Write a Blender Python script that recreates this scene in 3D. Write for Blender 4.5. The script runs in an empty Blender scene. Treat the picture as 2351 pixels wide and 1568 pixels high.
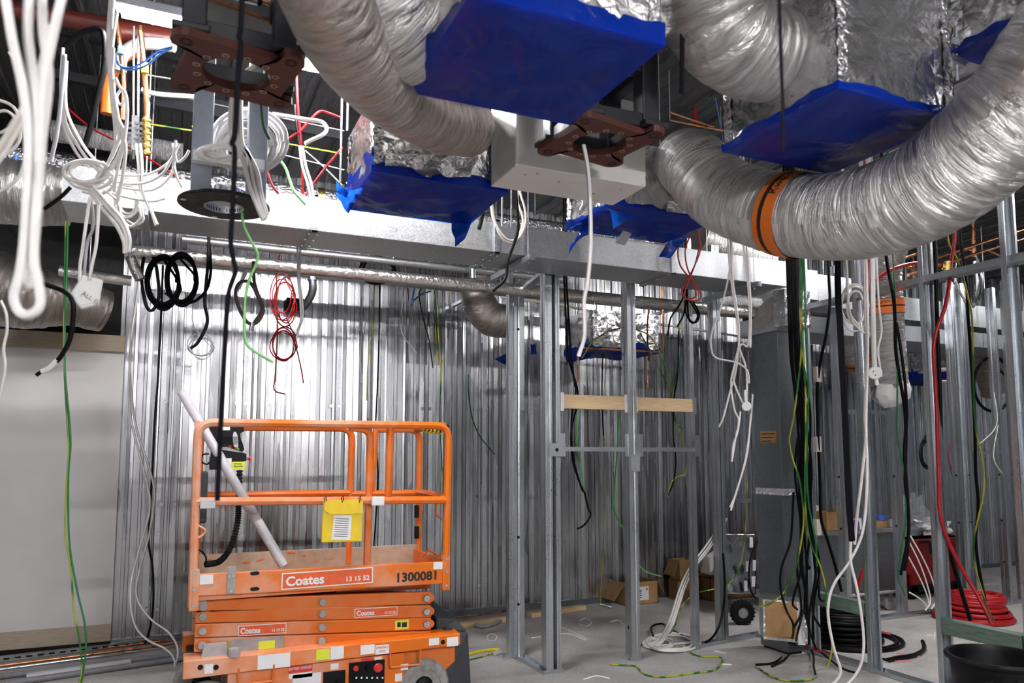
import bpy, math, random
import numpy as np
random.seed(7)
S = bpy.context.scene
COL = S.collection
# ---------------------------------------------------------------- camera
F, PPX, PPY, HOR, HC = 1740.0, 1175.5, 884.0, 1048.0, 1.6
PITCH = math.atan((HOR - PPY) / F); YAW = math.atan(775 / F)
fw = np.array([math.sin(YAW) * math.cos(PITCH), math.cos(YAW) * math.cos(PITCH), math.sin(PITCH)])
rt = np.array([math.cos(YAW), -math.sin(YAW), 0.0]); up = np.cross(rt, fw); CP = np.array([0, 0, HC])
cd = bpy.data.cameras.new('camera'); cam = bpy.data.objects.new('camera', cd); COL.objects.link(cam)
cd.sensor_width = 36; cd.lens = 36 * F / 2351; cd.shift_y = (PPY - 784) / 2351; cd.clip_start = .05
cam.location = CP; cam.rotation_euler = (math.pi / 2 + PITCH, 0, -YAW)
cd.dof.use_dof = True; cd.dof.focus_distance = 6.0; cd.dof.aperture_fstop = 2.4
S.camera = cam
# ---------------------------------------------------------------- world, exposure
wd = bpy.data.worlds.new('world'); S.world = wd; wd.use_nodes = True
wd.node_tree.nodes['Background'].inputs[0].default_value = (.75, .8, .9, 1)
wd.node_tree.nodes['Background'].inputs[1].default_value = .05
S.view_settings.view_transform = 'Standard'; S.view_settings.look = 'None'
S.view_settings.exposure = 1.72; S.view_settings.gamma = 1; S.view_settings.use_curve_mapping = False
LAMP = 55.0        # radiance of the tubes
# batten lamps, two in view; the high ones behind the viewpoint are added fill: (x0, x1, y, z, strength factor)
LAMPS = [(-.35, .38, 4.08, 3.83, 1.2), (.55, 1.65, 4.24, 3.83, 1.2), (-2.4, -1.2, -1.6, 4.1, 1.3), (1.5, 2.7, -1.6, 3.25, 4.2), (-.6, .6, -1.6, 4.1, 1.6), (5.0, 6.2, -1.6, 4.1, .7),
         (5.5, 6.5, 4.95, 3.75, 1.0), (4.95, 5.5, 3.95, 3.72, 1.8), (6.2, 7.4, 1.4, 4.1, .8), (9.4, 10.6, 4.3, 4.1, .7), (-3.4, -2.2, 3.0, 4.1, .6)]
LAMPN = ['lit fluorescent batten light between the copper pipes and the red brown plate', 'lit fluorescent batten light peeping out under the crinkled flexible duct', 'added fill batten light farthest over the pale board side of the room', 'lowered batten light behind the viewpoint', 'added fill batten light straight above the viewpoint', 'added fill batten light above the floor before the right stud wall', 'batten light over the far bay hidden behind the sweeping duct', 'short batten light above the right stud wall hidden behind the sweeping duct', 'batten light outside the right stud wall', 'batten light at the far end of the right bay', 'batten light over the pale board wall']
S.cycles.adaptive_threshold = .1; S.cycles.adaptive_min_samples = 16; S.cycles.max_bounces = 5; S.cycles.diffuse_bounces = 2; S.cycles.glossy_bounces = 3; S.cycles.transmission_bounces = 6
S.cycles.sample_clamp_indirect = 6; S.cycles.caustics_reflective = False; S.cycles.caustics_refractive = False
# ---------------------------------------------------------------- helpers
def ray(x, y): return fw + rt * (x - PPX) / F - up * (y - PPY) / F
def W(x, y, p):
    r = ray(x, y); v = float(p[1:])
    if p[0] == 'D': return CP + r * v
    a = 'XYZ'.index(p[0]); return CP + r * (v - CP[a]) / r[a]
def path(s, plane=None):
    out = []
    for t in s.split():
        q = t.split(',')
        out.append(W(float(q[0]), float(q[1]), q[2] if len(q) > 2 else plane))
    return out
def smooth_path(P, n=6, closed=False):
    P = [np.array(p, float) for p in P]
    if len(P) < 3: return P
    if closed: Q = [P[-1]] + P + P[:2]
    else: Q = [2 * P[0] - P[1]] + P + [2 * P[-1] - P[-2]]
    out = []
    for i in range(1, len(Q) - 2):
        p0, p1, p2, p3 = Q[i - 1:i + 3]
        for k in range(n):
            t = k / n
            out.append(.5 * (2 * p1 + (p2 - p0) * t + (2 * p0 - 5 * p1 + 4 * p2 - p3) * t * t + (3 * p1 - p0 - 3 * p2 + p3) * t ** 3))
    if not closed: out.append(P[-1])
    return out
ORG = {}
class MB:
    def __init__(s): s.v = []; s.f = []
    def add(s, v, f):
        o = len(s.v); s.v += [tuple(map(float, p)) for p in v]; s.f += [tuple(i + o for i in q) for q in f]; return s
    def box(s, x0, x1, y0, y1, z0, z1):
        return s.add([(x0, y0, z0), (x1, y0, z0), (x1, y1, z0), (x0, y1, z0), (x0, y0, z1), (x1, y0, z1), (x1, y1, z1), (x0, y1, z1)],
                     [(3, 2, 1, 0), (4, 5, 6, 7), (0, 1, 5, 4), (1, 2, 6, 5), (2, 3, 7, 6), (3, 0, 4, 7)])
    def hexa(s, p8): return s.add(p8, [(3, 2, 1, 0), (4, 5, 6, 7), (0, 1, 5, 4), (1, 2, 6, 5), (2, 3, 7, 6), (3, 0, 4, 7)])
    def obox(s, c, u, v, w):
        c, u, v, w = (np.array(a, float) for a in (c, u, v, w))
        return s.hexa([c - u - v - w, c + u - v - w, c + u + v - w, c - u + v - w, c - u - v + w, c + u - v + w, c + u + v + w, c - u + v + w])
    def bar(s, p, q, w, h=None, upv=(0, 0, 1)):
        p, q = np.array(p, float), np.array(q, float); h = w if h is None else h
        d = q - p; L = np.linalg.norm(d); d /= L; a = np.cross(d, np.array(upv, float))
        if np.linalg.norm(a) < 1e-4: a = np.cross(d, (1, 0, 0))
        a /= np.linalg.norm(a); b = np.cross(a, d)
        return s.obox((p + q) / 2, d * L / 2, a * w / 2, b * h / 2)
    def tube(s, P, r, n=8, closed=False, caps=True, prof=None):
        P = [np.array(p, float) for p in P]; m = len(P)
        R = r if hasattr(r, '__len__') else [r] * m
        T = [(P[(i + 1) % m] - P[i - 1]) if closed else (P[min(i + 1, m - 1)] - P[max(i - 1, 0)]) for i in range(m)]
        T = [t / (np.linalg.norm(t) + 1e-12) for t in T]
        a = np.cross(T[0], (0, 0, 1.0))
        if np.linalg.norm(a) < .1: a = np.cross(T[0], (0, 1.0, 0))
        a /= np.linalg.norm(a); v = []
        for i in range(m):
            a = a - T[i] * (a @ T[i]); a /= np.linalg.norm(a) + 1e-12; b = np.cross(T[i], a)
            for k in range(n):
                t = 2 * math.pi * k / n
                rr = R[i] * (prof(i, k) if prof else 1)
                v.append(P[i] + (a * math.cos(t) + b * math.sin(t)) * rr)
        f = [(i * n + k, i * n + (k + 1) % n, (i + 1) % m * n + (k + 1) % n, (i + 1) % m * n + k) for i in range(m if closed else m - 1) for k in range(n)]
        if caps and not closed: f += [tuple(range(n - 1, -1, -1)), tuple((m - 1) * n + k for k in range(n))]
        return s.add(v, f)
    def cyl(s, p, q, r, n=16): return s.tube([p, q], r, n)
    def prism(s, poly, o, u, v, d):
        o, u, v, d = (np.array(a, float) for a in (o, u, v, d)); n = len(poly)
        A = [o + u * x + v * y for x, y in poly]
        return s.add(A + [p + d for p in A], [tuple(range(n - 1, -1, -1)), tuple(range(n, 2 * n))] + [(i, (i + 1) % n, (i + 1) % n + n, i + n) for i in range(n)])
    def ext(s, poly, o, u, v, d):          # open profile extruded (thin sheet)
        o, u, v, d = (np.array(a, float) for a in (o, u, v, d)); n = len(poly)
        A = [o + u * x + v * y for x, y in poly]
        return s.add(A + [p + d for p in A], [(i, i + 1, i + 1 + n, i + n) for i in range(n - 1)])
    def lathe(s, prof, c, axis=(0, 0, 1), n=24, ang=2 * math.pi):
        c = np.array(c, float); ax = np.array(axis, float); ax /= np.linalg.norm(ax)
        a = np.cross(ax, (1, 0, 0)); a = a if np.linalg.norm(a) > .1 else np.cross(ax, (0, 1, 0)); a /= np.linalg.norm(a); b = np.cross(ax, a); m = len(prof)
        v = [c + ax * h + (a * math.cos(2 * math.pi * k / n) + b * math.sin(2 * math.pi * k / n)) * r for r, h in prof for k in range(n)]
        return s.add(v, [(i * n + k, i * n + (k + 1) % n, (i + 1) * n + (k + 1) % n, (i + 1) * n + k) for i in range(m - 1) for k in range(n)])
    def grid(s, fn, nu, nv):
        v = [fn(i / nu, j / nv) for j in range(nv + 1) for i in range(nu + 1)]; w = nu + 1
        return s.add(v, [(j * w + i, j * w + i + 1, (j + 1) * w + i + 1, (j + 1) * w + i) for j in range(nv) for i in range(nu)])
    def build(s, name, mat, parent=None, smooth=None, bevel=0, loc=None, solid=0):
        me = bpy.data.meshes.new(name); o = bpy.data.objects.new(name, me); COL.objects.link(o)
        if parent is not None: org = ORG[parent.name]
        elif loc is not None: org = np.array(loc, float)
        else:
            a = np.array(s.v); org = np.array([(a[:, 0].min() + a[:, 0].max()) / 2, (a[:, 1].min() + a[:, 1].max()) / 2, a[:, 2].min()])
        me.from_pydata([tuple(np.array(p) - org) for p in s.v], [], s.f)
        me.materials.append(M[mat] if isinstance(mat, str) else mat)
        me.validate(); me.update()
        if smooth:
            me.polygons.foreach_set('use_smooth', [True] * len(me.polygons)); me.set_sharp_from_angle(angle=math.radians(smooth if smooth > 1 else 40))
        if parent is not None: o.parent = parent
        else: o.location = org
        ORG[o.name] = org
        if solid: m = o.modifiers.new('t', 'SOLIDIFY'); m.thickness = solid; m.offset = 0
        if bevel: m = o.modifiers.new('b', 'BEVEL'); m.width = bevel; m.segments = 2; m.limit_method = 'ANGLE'
        return o
def tag(o, label, cat, group=None, kind=None):
    o['label'] = label; o['category'] = cat
    if group: o['group'] = group
    if kind: o['kind'] = kind
    return o
def struct(o, label=None, cat=None):
    o['kind'] = 'structure'
    if label: o['label'] = label
    if cat: o['category'] = cat
    return o
def thing(name, label, cat, loc, group=None):
    o = bpy.data.objects.new(name, None); COL.objects.link(o); o.location = tuple(map(float, loc)); o.empty_display_size = .05
    ORG[o.name] = np.array(loc, float); return tag(o, label, cat, group)
def share(o, name, d, parent):             # copy of a part at an offset
    c = o.copy(); COL.objects.link(c); c.name = name; c.parent = parent; c.location = tuple(np.array(o.location) + np.array(d, float)); ORG[c.name] = ORG[o.name]; return c
def copy_thing(root, d, label, group=None):
    r = root.copy(); COL.objects.link(r); r.location = tuple(np.array(root.location) + np.array(d, float)); r['label'] = label
    if group: r['group'] = group
    ORG[r.name] = ORG[root.name] + np.array(d, float)
    for ch in list(root.children):
        c = ch.copy(); COL.objects.link(c); c.parent = r
        for g in list(ch.children):
            e = g.copy(); COL.objects.link(e); e.parent = c
    return r
def text_mesh(txt, size, off=0):
    cu = bpy.data.curves.new('t', 'FONT'); cu.body = txt; cu.size = size; cu.offset = off; cu.extrude = .0006; cu.resolution_u = 3
    o = bpy.data.objects.new('t', cu); COL.objects.link(o); dg = bpy.context.evaluated_depsgraph_get()
    me = bpy.data.meshes.new_from_object(o.evaluated_get(dg)); bpy.data.objects.remove(o); bpy.data.curves.remove(cu)
    return np.array([v.co[:] for v in me.vertices]), [tuple(p.vertices) for p in me.polygons]
def lettering(txt, o, u, v, size, mat, parent, name='lettering', width=None, bold=0):
    V, fs = text_mesh(txt, size, bold); u, v = np.array(u, float), np.array(v, float); u /= np.linalg.norm(u); v /= np.linalg.norm(v); n = np.cross(u, v)
    sx = 1 if not width else width / (V[:, 0].max() - V[:, 0].min())
    mb = MB()
    mb.add([np.array(o) + u * ((p[0] - V[:, 0].min()) * sx) + v * p[1] + n * (p[2] + .0007) for p in V], fs)
    return mb.build(name, mat, parent)
# ---------------------------------------------------------------- materials
M = {}
def nt(name):
    m = bpy.data.materials.new(name); m.use_nodes = True; M[name] = m; t = m.node_tree
    return m, t, t.nodes['Principled BSDF']
def ND(t, ty, **kw):
    n = t.nodes.new(ty)
    for k, v in kw.items():
        if k in n.inputs: n.inputs[k].default_value = v
        else: setattr(n, k, v)
    return n
def coords(t, scale=(1, 1, 1), obj=True):
    c = t.nodes.new('ShaderNodeTexCoord'); g = t.nodes.new('ShaderNodeNewGeometry'); m = t.nodes.new('ShaderNodeMapping'); m.inputs['Scale'].default_value = scale
    t.links.new(c.outputs['Object'] if obj else g.outputs['Position'], m.inputs['Vector']); return m.outputs[0]
def ramp(t, fac, stops):
    r = t.nodes.new('ShaderNodeValToRGB'); e = r.color_ramp.elements
    e[0].position, e[0].color = stops[0][0], (*stops[0][1], 1); e[1].position, e[1].color = stops[1][0], (*stops[1][1], 1)
    for p, c in stops[2:]: q = e.new(p); q.color = (*c, 1)
    t.links.new(fac, r.inputs[0]); return r.outputs[0]
def mat(name, col, rough=.5, metal=0., var=.12, scale=20, bump=0., bscale=60, spec=.5, pos=True, stretch=(1, 1, 1), rvar=.1, coat=0):
    m, t, b = nt(name); b.inputs['Metallic'].default_value = metal; b.inputs['Specular IOR Level'].default_value = spec
    co = coords(t, stretch, not pos)
    n = ND(t, 'ShaderNodeTexNoise', Scale=scale, Detail=3.); t.links.new(co, n.inputs['Vector'])
    lo = tuple(max(0, c * (1 - var)) for c in col); hi = tuple(min(1, c * (1 + var)) for c in col)
    t.links.new(ramp(t, n.outputs[0], [(.3, lo), (.7, hi)]), b.inputs['Base Color'])
    r = ND(t, 'ShaderNodeMapRange'); r.inputs[1].default_value = .3; r.inputs[2].default_value = .7; r.inputs[3].default_value = max(.03, rough - rvar); r.inputs[4].default_value = min(1, rough + rvar)
    t.links.new(n.outputs[0], r.inputs[0]); t.links.new(r.outputs[0], b.inputs['Roughness'])
    if coat: b.inputs['Coat Weight'].default_value = coat
    if bump:
        n2 = ND(t, 'ShaderNodeTexNoise', Scale=bscale, Detail=2.); t.links.new(co, n2.inputs['Vector'])
        bp = ND(t, 'ShaderNodeBump', Strength=bump, Distance=.01); t.links.new(n2.outputs[0], bp.inputs['Height']); t.links.new(bp.outputs[0], b.inputs['Normal'])
    return m
mat('white_cable', (.86, .84, .82), .45, var=.04); mat('cream_cable', (.78, .74, .68), .5, var=.05); mat('grey_cable', (.5, .5, .52), .5)
mat('black_cable', (.004, .004, .005), .42, var=.3, spec=.15); mat('red_cable', (.42, .008, .014), .38); mat('dark_red', (.3, .02, .025), .5)
mat('orange_cable', (.95, .22, .02), .4); mat('blue_cable', (.1, .3, .8), .4); mat('dark_blue', (.02, .05, .25), .4)
mat('green_cable', (.04, .5, .1), .4); mat('dark_green', (.01, .16, .05), .4); mat('lime', (.3, .75, .25), .4); mat('yellow', (.8, .7, .03), .45)
mat('hose_brown', (.07, .06, .05), .55); mat('strap', (.004, .004, .007), .7, var=.3, spec=.1)
mat('copper', (.75, .33, .16), .3, 1, var=.15, scale=12); mat('brass', (.8, .58, .2), .3, 1, var=.2)
mat('dark_steel', (.012, .013, .018), .5, 0, var=.25); mat('grey_paint', (.36, .4, .48), .45, 0, var=.08); mat('black_paint', (.008, .008, .008), .45, 0, spec=.25)
mat('oxide', (.085, .022, .015), .6, 0, var=.3, scale=25, bump=.15, bscale=120); mat('red_pipe', (.12, .018, .012), .4); mat('plug_white', (.85, .85, .84), .4, var=.03)
mat('white_box', (.72, .71, .69), .5, var=.05, scale=8); mat('lamp_body', (.3, .3, .3), .5, var=.03); mat('cream', (.72, .69, .62), .5, var=.06)
mat('plaster', (.82, .80, .78), .6, var=.06, scale=2); mat('timber', (.72, .52, .3), .6, var=.18, scale=14, stretch=(.6, .6, 14)); mat('timber_dust', (.55, .46, .34), .7, var=.15, scale=14, stretch=(1, 1, 10))
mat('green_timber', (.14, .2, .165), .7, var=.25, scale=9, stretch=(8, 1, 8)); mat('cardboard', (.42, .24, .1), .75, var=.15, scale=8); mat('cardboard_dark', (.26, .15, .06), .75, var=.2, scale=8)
mat('rubber', (.01, .01, .01), .7, var=.3, bump=.2, spec=.2); mat('tyre_grey', (.3, .29, .27), .75, var=.25, scale=30); mat('plastic_black', (.006, .006, .007), .45, var=.4, scale=10, spec=.2)
mat('charcoal', (.03, .032, .038), .6, var=.35, scale=8); mat('dusty_grey', (.36, .33, .32), .7, var=.2, scale=12); mat('red_bin', (.2, .003, .005), .4, var=.12); mat('pvc', (.55, .54, .56), .4, var=.06)
mat('pvc_dark', (.22, .22, .23), .5); mat('paper', (.82, .82, .82), .6, var=.03); mat('sticker_yellow', (.75, .8, .05), .5, var=.05); mat('pouch_yellow', (.85, .6, .02), .4, var=.06)
mat('sticker_red', (.7, .05, .04), .5); mat('ink', (.01, .01, .01), .6); mat('label_orange', (.85, .2, .02), .5, var=.05); mat('logo_red', (.78, .12, .03), .5, var=.1)
mat('tape_blue', (.05, .12, .6), .5); mat('purple', (.1, .05, .25), .4); mat('insulation', (.85, .85, .85), .9, var=.04, bump=.8, bscale=40); mat('button_red', (.6, .03, .03), .35); mat('green_btn', (.03, .4, .1), .4)
mat('tray_steel', (.45, .47, .48), .4, 1, var=.15); mat('chalk', (.8, .8, .78), .9, var=.03); mat('chrome', (.8, .8, .82), .18, 1, var=.05); mat('magenta', (.75, .25, .3), .9)
mat('dark_wall', (.14, .14, .15), .7, var=.1, scale=2); mat('wood_dark', (.1, .055, .03), .7, var=.3); mat('grey_plastic', (.35, .35, .36), .5); mat('tan', (.4, .33, .25), .7)
# galvanised steel with spangle
def galv(name, col, rough, sc=90, amt=.25, stretch=(1, 1, 1), wave=0.0, metal=1.):
    m, t, b = nt(name); b.inputs['Metallic'].default_value = metal
    co = coords(t, stretch, False); v = ND(t, 'ShaderNodeTexVoronoi', Scale=sc); t.links.new(co, v.inputs['Vector'])
    n = ND(t, 'ShaderNodeTexNoise', Scale=3., Detail=4.); t.links.new(co, n.inputs['Vector'])
    mx = ND(t, 'ShaderNodeMixRGB', blend_type='MIX'); mx.inputs[0].default_value = .5; t.links.new(v.outputs['Color'], mx.inputs[1]); t.links.new(n.outputs[0], mx.inputs[2])
    bw = ND(t, 'ShaderNodeRGBToBW'); t.links.new(mx.outputs[0], bw.inputs[0])
    t.links.new(ramp(t, bw.outputs[0], [(.25, tuple(c * (1 - amt) for c in col)), (.75, tuple(min(1, c * (1 + amt)) for c in col))]), b.inputs['Base Color'])
    r = ND(t, 'ShaderNodeMapRange'); r.inputs[1].default_value = .2; r.inputs[2].default_value = .8; r.inputs[3].default_value = rough - .08; r.inputs[4].default_value = rough + .1
    t.links.new(bw.outputs[0], r.inputs[0]); t.links.new(r.outputs[0], b.inputs['Roughness'])
    if wave:
        n2 = ND(t, 'ShaderNodeTexNoise', Scale=4., Detail=1.); t.links.new(co, n2.inputs['Vector'])
        bp = ND(t, 'ShaderNodeBump', Strength=wave, Distance=.05); t.links.new(n2.outputs[0], bp.inputs['Height']); t.links.new(bp.outputs[0], b.inputs['Normal'])
    return m
galv('galv', (.52, .55, .58), .4); galv('galv_stud', (.58, .61, .64), .34, 170, .14); galv('galv_dull', (.24, .26, .285), .45, 70, .15)
galv('wall_sheet', (.6, .61, .63), .26, 30, .05, (1, 1, .06), 0); galv('stainless', (.55, .55, .54), .2, 60, .06, wave=.1); galv('steel_light', (.6, .62, .64), .42, 120, .18)
galv('deck', (.1, .1, .105), .5, 40, .5, (3, .3, 1), metal=.6)
def foil(name, col, rough, sc, strength, stretch=(1, 1, 1)):
    m, t, b = nt(name); b.inputs['Metallic'].default_value = .95; co = coords(t, stretch, False)
    n = ND(t, 'ShaderNodeTexNoise', Scale=sc, Detail=5., Roughness=.6, Distortion=1.2); t.links.new(co, n.inputs['Vector'])
    v = ND(t, 'ShaderNodeTexVoronoi', Scale=sc * 1.3, feature='DISTANCE_TO_EDGE'); t.links.new(co, v.inputs['Vector'])
    ad = ND(t, 'ShaderNodeMath', operation='ADD'); t.links.new(n.outputs[0], ad.inputs[0]); t.links.new(v.outputs[0], ad.inputs[1])
    bp = ND(t, 'ShaderNodeBump', Strength=strength, Distance=.02); t.links.new(ad.outputs[0], bp.inputs['Height']); t.links.new(bp.outputs[0], b.inputs['Normal'])
    t.links.new(ramp(t, n.outputs[0], [(.3, tuple(c * .82 for c in col)), (.7, col)]), b.inputs['Base Color']); b.inputs['Roughness'].default_value = rough
    return m
foil('foil', (.86, .86, .87), .2, 9, .55); foil('foil_pipe', (.78, .75, .72), .28, 18, .4); foil('foil_flex', (.8, .78, .77), .36, 14, .45); foil('foil_flex_dull', (.62, .58, .54), .42, 14, .4); foil('foil_bright', (.9, .9, .92), .18, 24, .8)
def film():
    m, t, b = nt('film'); o = t.nodes['Material Output']; co = coords(t, (1, 1, 1), False)
    n = ND(t, 'ShaderNodeTexNoise', Scale=5., Detail=4., Distortion=1.5); t.links.new(co, n.inputs['Vector'])
    bp = ND(t, 'ShaderNodeBump', Strength=.7, Distance=.03); t.links.new(n.outputs[0], bp.inputs['Height'])
    b.inputs['Base Color'].default_value = (.004, .038, .42, 1); b.inputs['Roughness'].default_value = .16; t.links.new(bp.outputs[0], b.inputs['Normal'])
    tr = ND(t, 'ShaderNodeBsdfTranslucent'); tr.inputs[0].default_value = (.01, .19, .95, 1)
    mx = ND(t, 'ShaderNodeMixShader'); mx.inputs[0].default_value = .45
    t.links.new(b.outputs[0], mx.inputs[1]); t.links.new(tr.outputs[0], mx.inputs[2]); t.links.new(mx.outputs[0], o.inputs[0])
film()
def clearfilm():
    m, t, b = nt('clear_film'); b.inputs['Base Color'].default_value = (.5, .52, .55, 1); b.inputs['Roughness'].default_value = .1; b.inputs['Alpha'].default_value = .3
clearfilm()
def earth():
    m, t, b = nt('earth'); b.inputs['Roughness'].default_value = .4; co = coords(t, (6, 6, 2.2), False)
    n = ND(t, 'ShaderNodeTexNoise', Scale=2.2, Detail=0.); t.links.new(co, n.inputs['Vector'])
    t.links.new(ramp(t, n.outputs[0], [(.44, (.02, .15, .025)), (.56, (.42, .45, .03))]), b.inputs['Base Color'])
earth()
def orange():
    m, t, b = nt('orange'); b.inputs['Roughness'].default_value = .4; b.inputs['Specular IOR Level'].default_value = .4; co = coords(t, (1, 1, 1), False)
    n = ND(t, 'ShaderNodeTexNoise', Scale=3.5, Detail=6., Roughness=.65); t.links.new(co, n.inputs['Vector'])
    sx = ND(t, 'ShaderNodeSeparateXYZ'); t.links.new(co, sx.inputs[0])
    mr = ND(t, 'ShaderNodeMapRange'); mr.inputs[1].default_value = .1; mr.inputs[2].default_value = 1.5; mr.inputs[3].default_value = .16; mr.inputs[4].default_value = -.14; t.links.new(sx.outputs[0], mr.inputs[0])
    ad = ND(t, 'ShaderNodeMath', operation='ADD'); t.links.new(n.outputs[0], ad.inputs[0]); t.links.new(mr.outputs[0], ad.inputs[1])
    c = ramp(t, ad.outputs[0], [(.42, (.78, .17, .008)), (.72, (.75, .4, .27))]); t.links.new(c, b.inputs['Base Color'])
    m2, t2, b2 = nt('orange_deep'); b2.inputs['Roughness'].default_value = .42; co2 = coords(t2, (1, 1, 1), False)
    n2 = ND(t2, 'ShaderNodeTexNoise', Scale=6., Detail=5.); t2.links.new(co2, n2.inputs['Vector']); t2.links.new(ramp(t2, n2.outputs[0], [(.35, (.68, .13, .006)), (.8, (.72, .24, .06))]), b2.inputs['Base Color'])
orange()
def concrete():
    m, t, b = nt('concrete'); co = coords(t, (1, 1, 1), False); b.inputs['Roughness'].default_value = .75; b.inputs['Specular IOR Level'].default_value = .3
    n = ND(t, 'ShaderNodeTexNoise', Scale=1.1, Detail=9., Roughness=.66); t.links.new(co, n.inputs['Vector'])
    n2 = ND(t, 'ShaderNodeTexNoise', Scale=45., Detail=4.); t.links.new(co, n2.inputs['Vector'])
    c1 = ramp(t, n.outputs[0], [(.3, (.34, .33, .32)), (.68, (.62, .6, .58))]); c2 = ramp(t, n2.outputs[0], [(.3, (.8, .8, .8)), (.7, (1, 1, 1))])
    mx = ND(t, 'ShaderNodeMixRGB', blend_type='MULTIPLY'); mx.inputs[0].default_value = 1; t.links.new(c1, mx.inputs[1]); t.links.new(c2, mx.inputs[2]); t.links.new(mx.outputs[0], b.inputs['Base Color'])
    bp = ND(t, 'ShaderNodeBump', Strength=.12, Distance=.01); t.links.new(n2.outputs[0], bp.inputs['Height']); t.links.new(bp.outputs[0], b.inputs['Normal'])
concrete()
def emit(name, col, k):
    m, t, b = nt(name); b.inputs['Base Color'].default_value = (0, 0, 0, 1); b.inputs['Emission Color'].default_value = (*col, 1); b.inputs['Emission Strength'].default_value = k
for i, L in enumerate(LAMPS): emit('tube%d' % i, (1, .975, .985), LAMP * L[4])
# ---------------------------------------------------------------- structure
YW = 7.4; ZC = 4.3
fl = struct(MB().box(-6, 13, -4, 8.2, -.12, 0).build('floor', 'concrete'), 'dusty grey concrete floor slab', 'floor')
wb = struct(MB().box(-6, 13, YW + .04, YW + .16, 0, ZC).build('wall_back', 'galv_dull'), 'back wall lined with ribbed galvanised steel sheets', 'wall')
def sheet_profile(seed, w):
    rr = random.Random(seed * 7 + 3); x = 0; pr = [(0, 0)]
    while x < w - .05:
        a = rr.choice([.022, .03, .038, .05]); t = rr.uniform(-.09, .09) * a; ty = rr.random()
        if x + a + .035 > w: break
        if ty < .45: pr += [(x + a, t), (x + a + .0015, -.014), (x + a + .005, -.014), (x + a + .0065, 0)]; x += a + .0065
        elif ty < .75: g = rr.choice([.012, .018, .024]); u = rr.uniform(-.14, .14) * g; pr += [(x + a, t), (x + a + .005, .014), (x + a + .005 + g, .014 + u), (x + a + .01 + g, 0)]; x += a + .01 + g
        else: pr += [(x + a, t), (x + a + .002, t - .005), (x + a + .002, 0)]; x += a + .002
    return pr + [(w, rr.uniform(-.1, .1) * .03)]
protos = []
x = -.46; i = 0
while x < 12.9:
    if i < 4:
        o = MB().ext([(p, -q) for p, q in sheet_profile(i, .405)], (x, YW, 0), (1, 0, 0), (0, 1, 0), (0, 0, ZC)).build('steel_sheet', 'wall_sheet', wb, solid=.0015); protos.append((o, x))
    else:
        o0, x0 = protos[random.choice([0, 1, 2, 3])]; share(o0, 'steel_sheet', (x - x0, random.uniform(-.004, .004), 0), wb)
    x += .41; i += 1
cs = [(-.0, 0), (0, -.02), (.018, -.02), (.018, -.016), (.022, -.016), (.022, -.02), (.04, -.02), (.04, 0)]
o0 = MB().ext(cs, (-.12, YW - .004, 0), (1, 0, 0), (0, 1, 0), (0, 0, ZC)).build('wall_stud', 'steel_light', wb)
for k, xx in enumerate([.57, 1.0, 1.42, 1.86, 2.36, 2.95, 3.5, 4.12, 4.55, 5.15, 5.8, 6.4, 7.0, 7.6, 8.2, 8.9, 9.6, 10.3, 11]): share(o0, 'wall_stud', (xx + .12, 0, 0), wb)
c0 = MB().box(.02, .045, YW - .03, YW - .02, 1.17, 1.2).build('fixing_clip', 'chrome', wb)
for xx in (-.17, .5, 1.36, 2.28, 2.9): 
    for zz in (0, .9, -.9): share(c0, 'fixing_clip', (xx - .02, 0, zz), wb); share(c0, 'fixing_clip', (xx + .06, 0, zz), wb)
MB().box(-.46, 13, YW - .03, YW, 0, .06).build('base_angle', 'galv_dull', wb)
wl = struct(MB().box(-6, -.42, YW - .06, YW - .03, .06, 2.5).build('wall_left', 'plaster'), 'pale painted board wall beside the ribbed steel wall', 'wall')
MB().box(-6, -.42, YW - .066, YW - .055, .06, .2).build('kick_panel', 'timber_dust', wl)
struct(MB().box(-6, -.42, YW - .1, YW - .02, 2.5, 2.64).build('trim_1', 'timber_dust'), 'dusty timber rail along the top of the pale board wall', 'trim')
struct(MB().box(-6, -.42, YW - .08, YW - .02, 0, .06).build('baseboard_back', 'black_paint'), 'black skirting below the pale board wall', 'skirting')
struct(MB().box(-6, -.42, YW + .0, YW + .03, 2.64, ZC).build('dark_opening_sheet', 'black_paint'), 'black sheet standing for the dark opening above the timber rail', 'wall')  # black sheet paints the shade of an open void
struct(MB().box(-6.15, -6, -4, 8.2, 0, ZC).build('wall_side', 'dark_wall'), 'plain side wall of the room', 'wall')
struct(MB().box(13, 13.15, -4, 8.2, 0, ZC).build('wall_right', 'galv_dull'), 'plain steel wall at the far end of the room', 'wall')
struct(MB().box(-6, 13, -4.15, -4, 0, ZC).build('wall_front', 'dark_wall'), 'plain wall facing the ribbed steel wall', 'wall')
ce = struct(MB().box(-6, 13, -4, 8.2, ZC + .02, ZC + .1).build('ceiling', 'deck'), 'dark ribbed metal roof deck', 'ceiling')
pr = [(0, 0), (.09, 0), (.095, -.004), (.1, 0), (.19, 0), (.195, -.004), (.2, 0), (.262, 0), (.27, -.022), (.292, -.022), (.3, 0)]
d0 = MB().ext(pr, (-6, -4, ZC), (1, 0, 0), (0, 0, 1), (0, 12.2, 0)).build('deck_sheet', 'deck', ce, solid=.001)
for k in range(1, 63): share(d0, 'deck_sheet', (.3 * k, 0, 0), ce)
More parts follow.
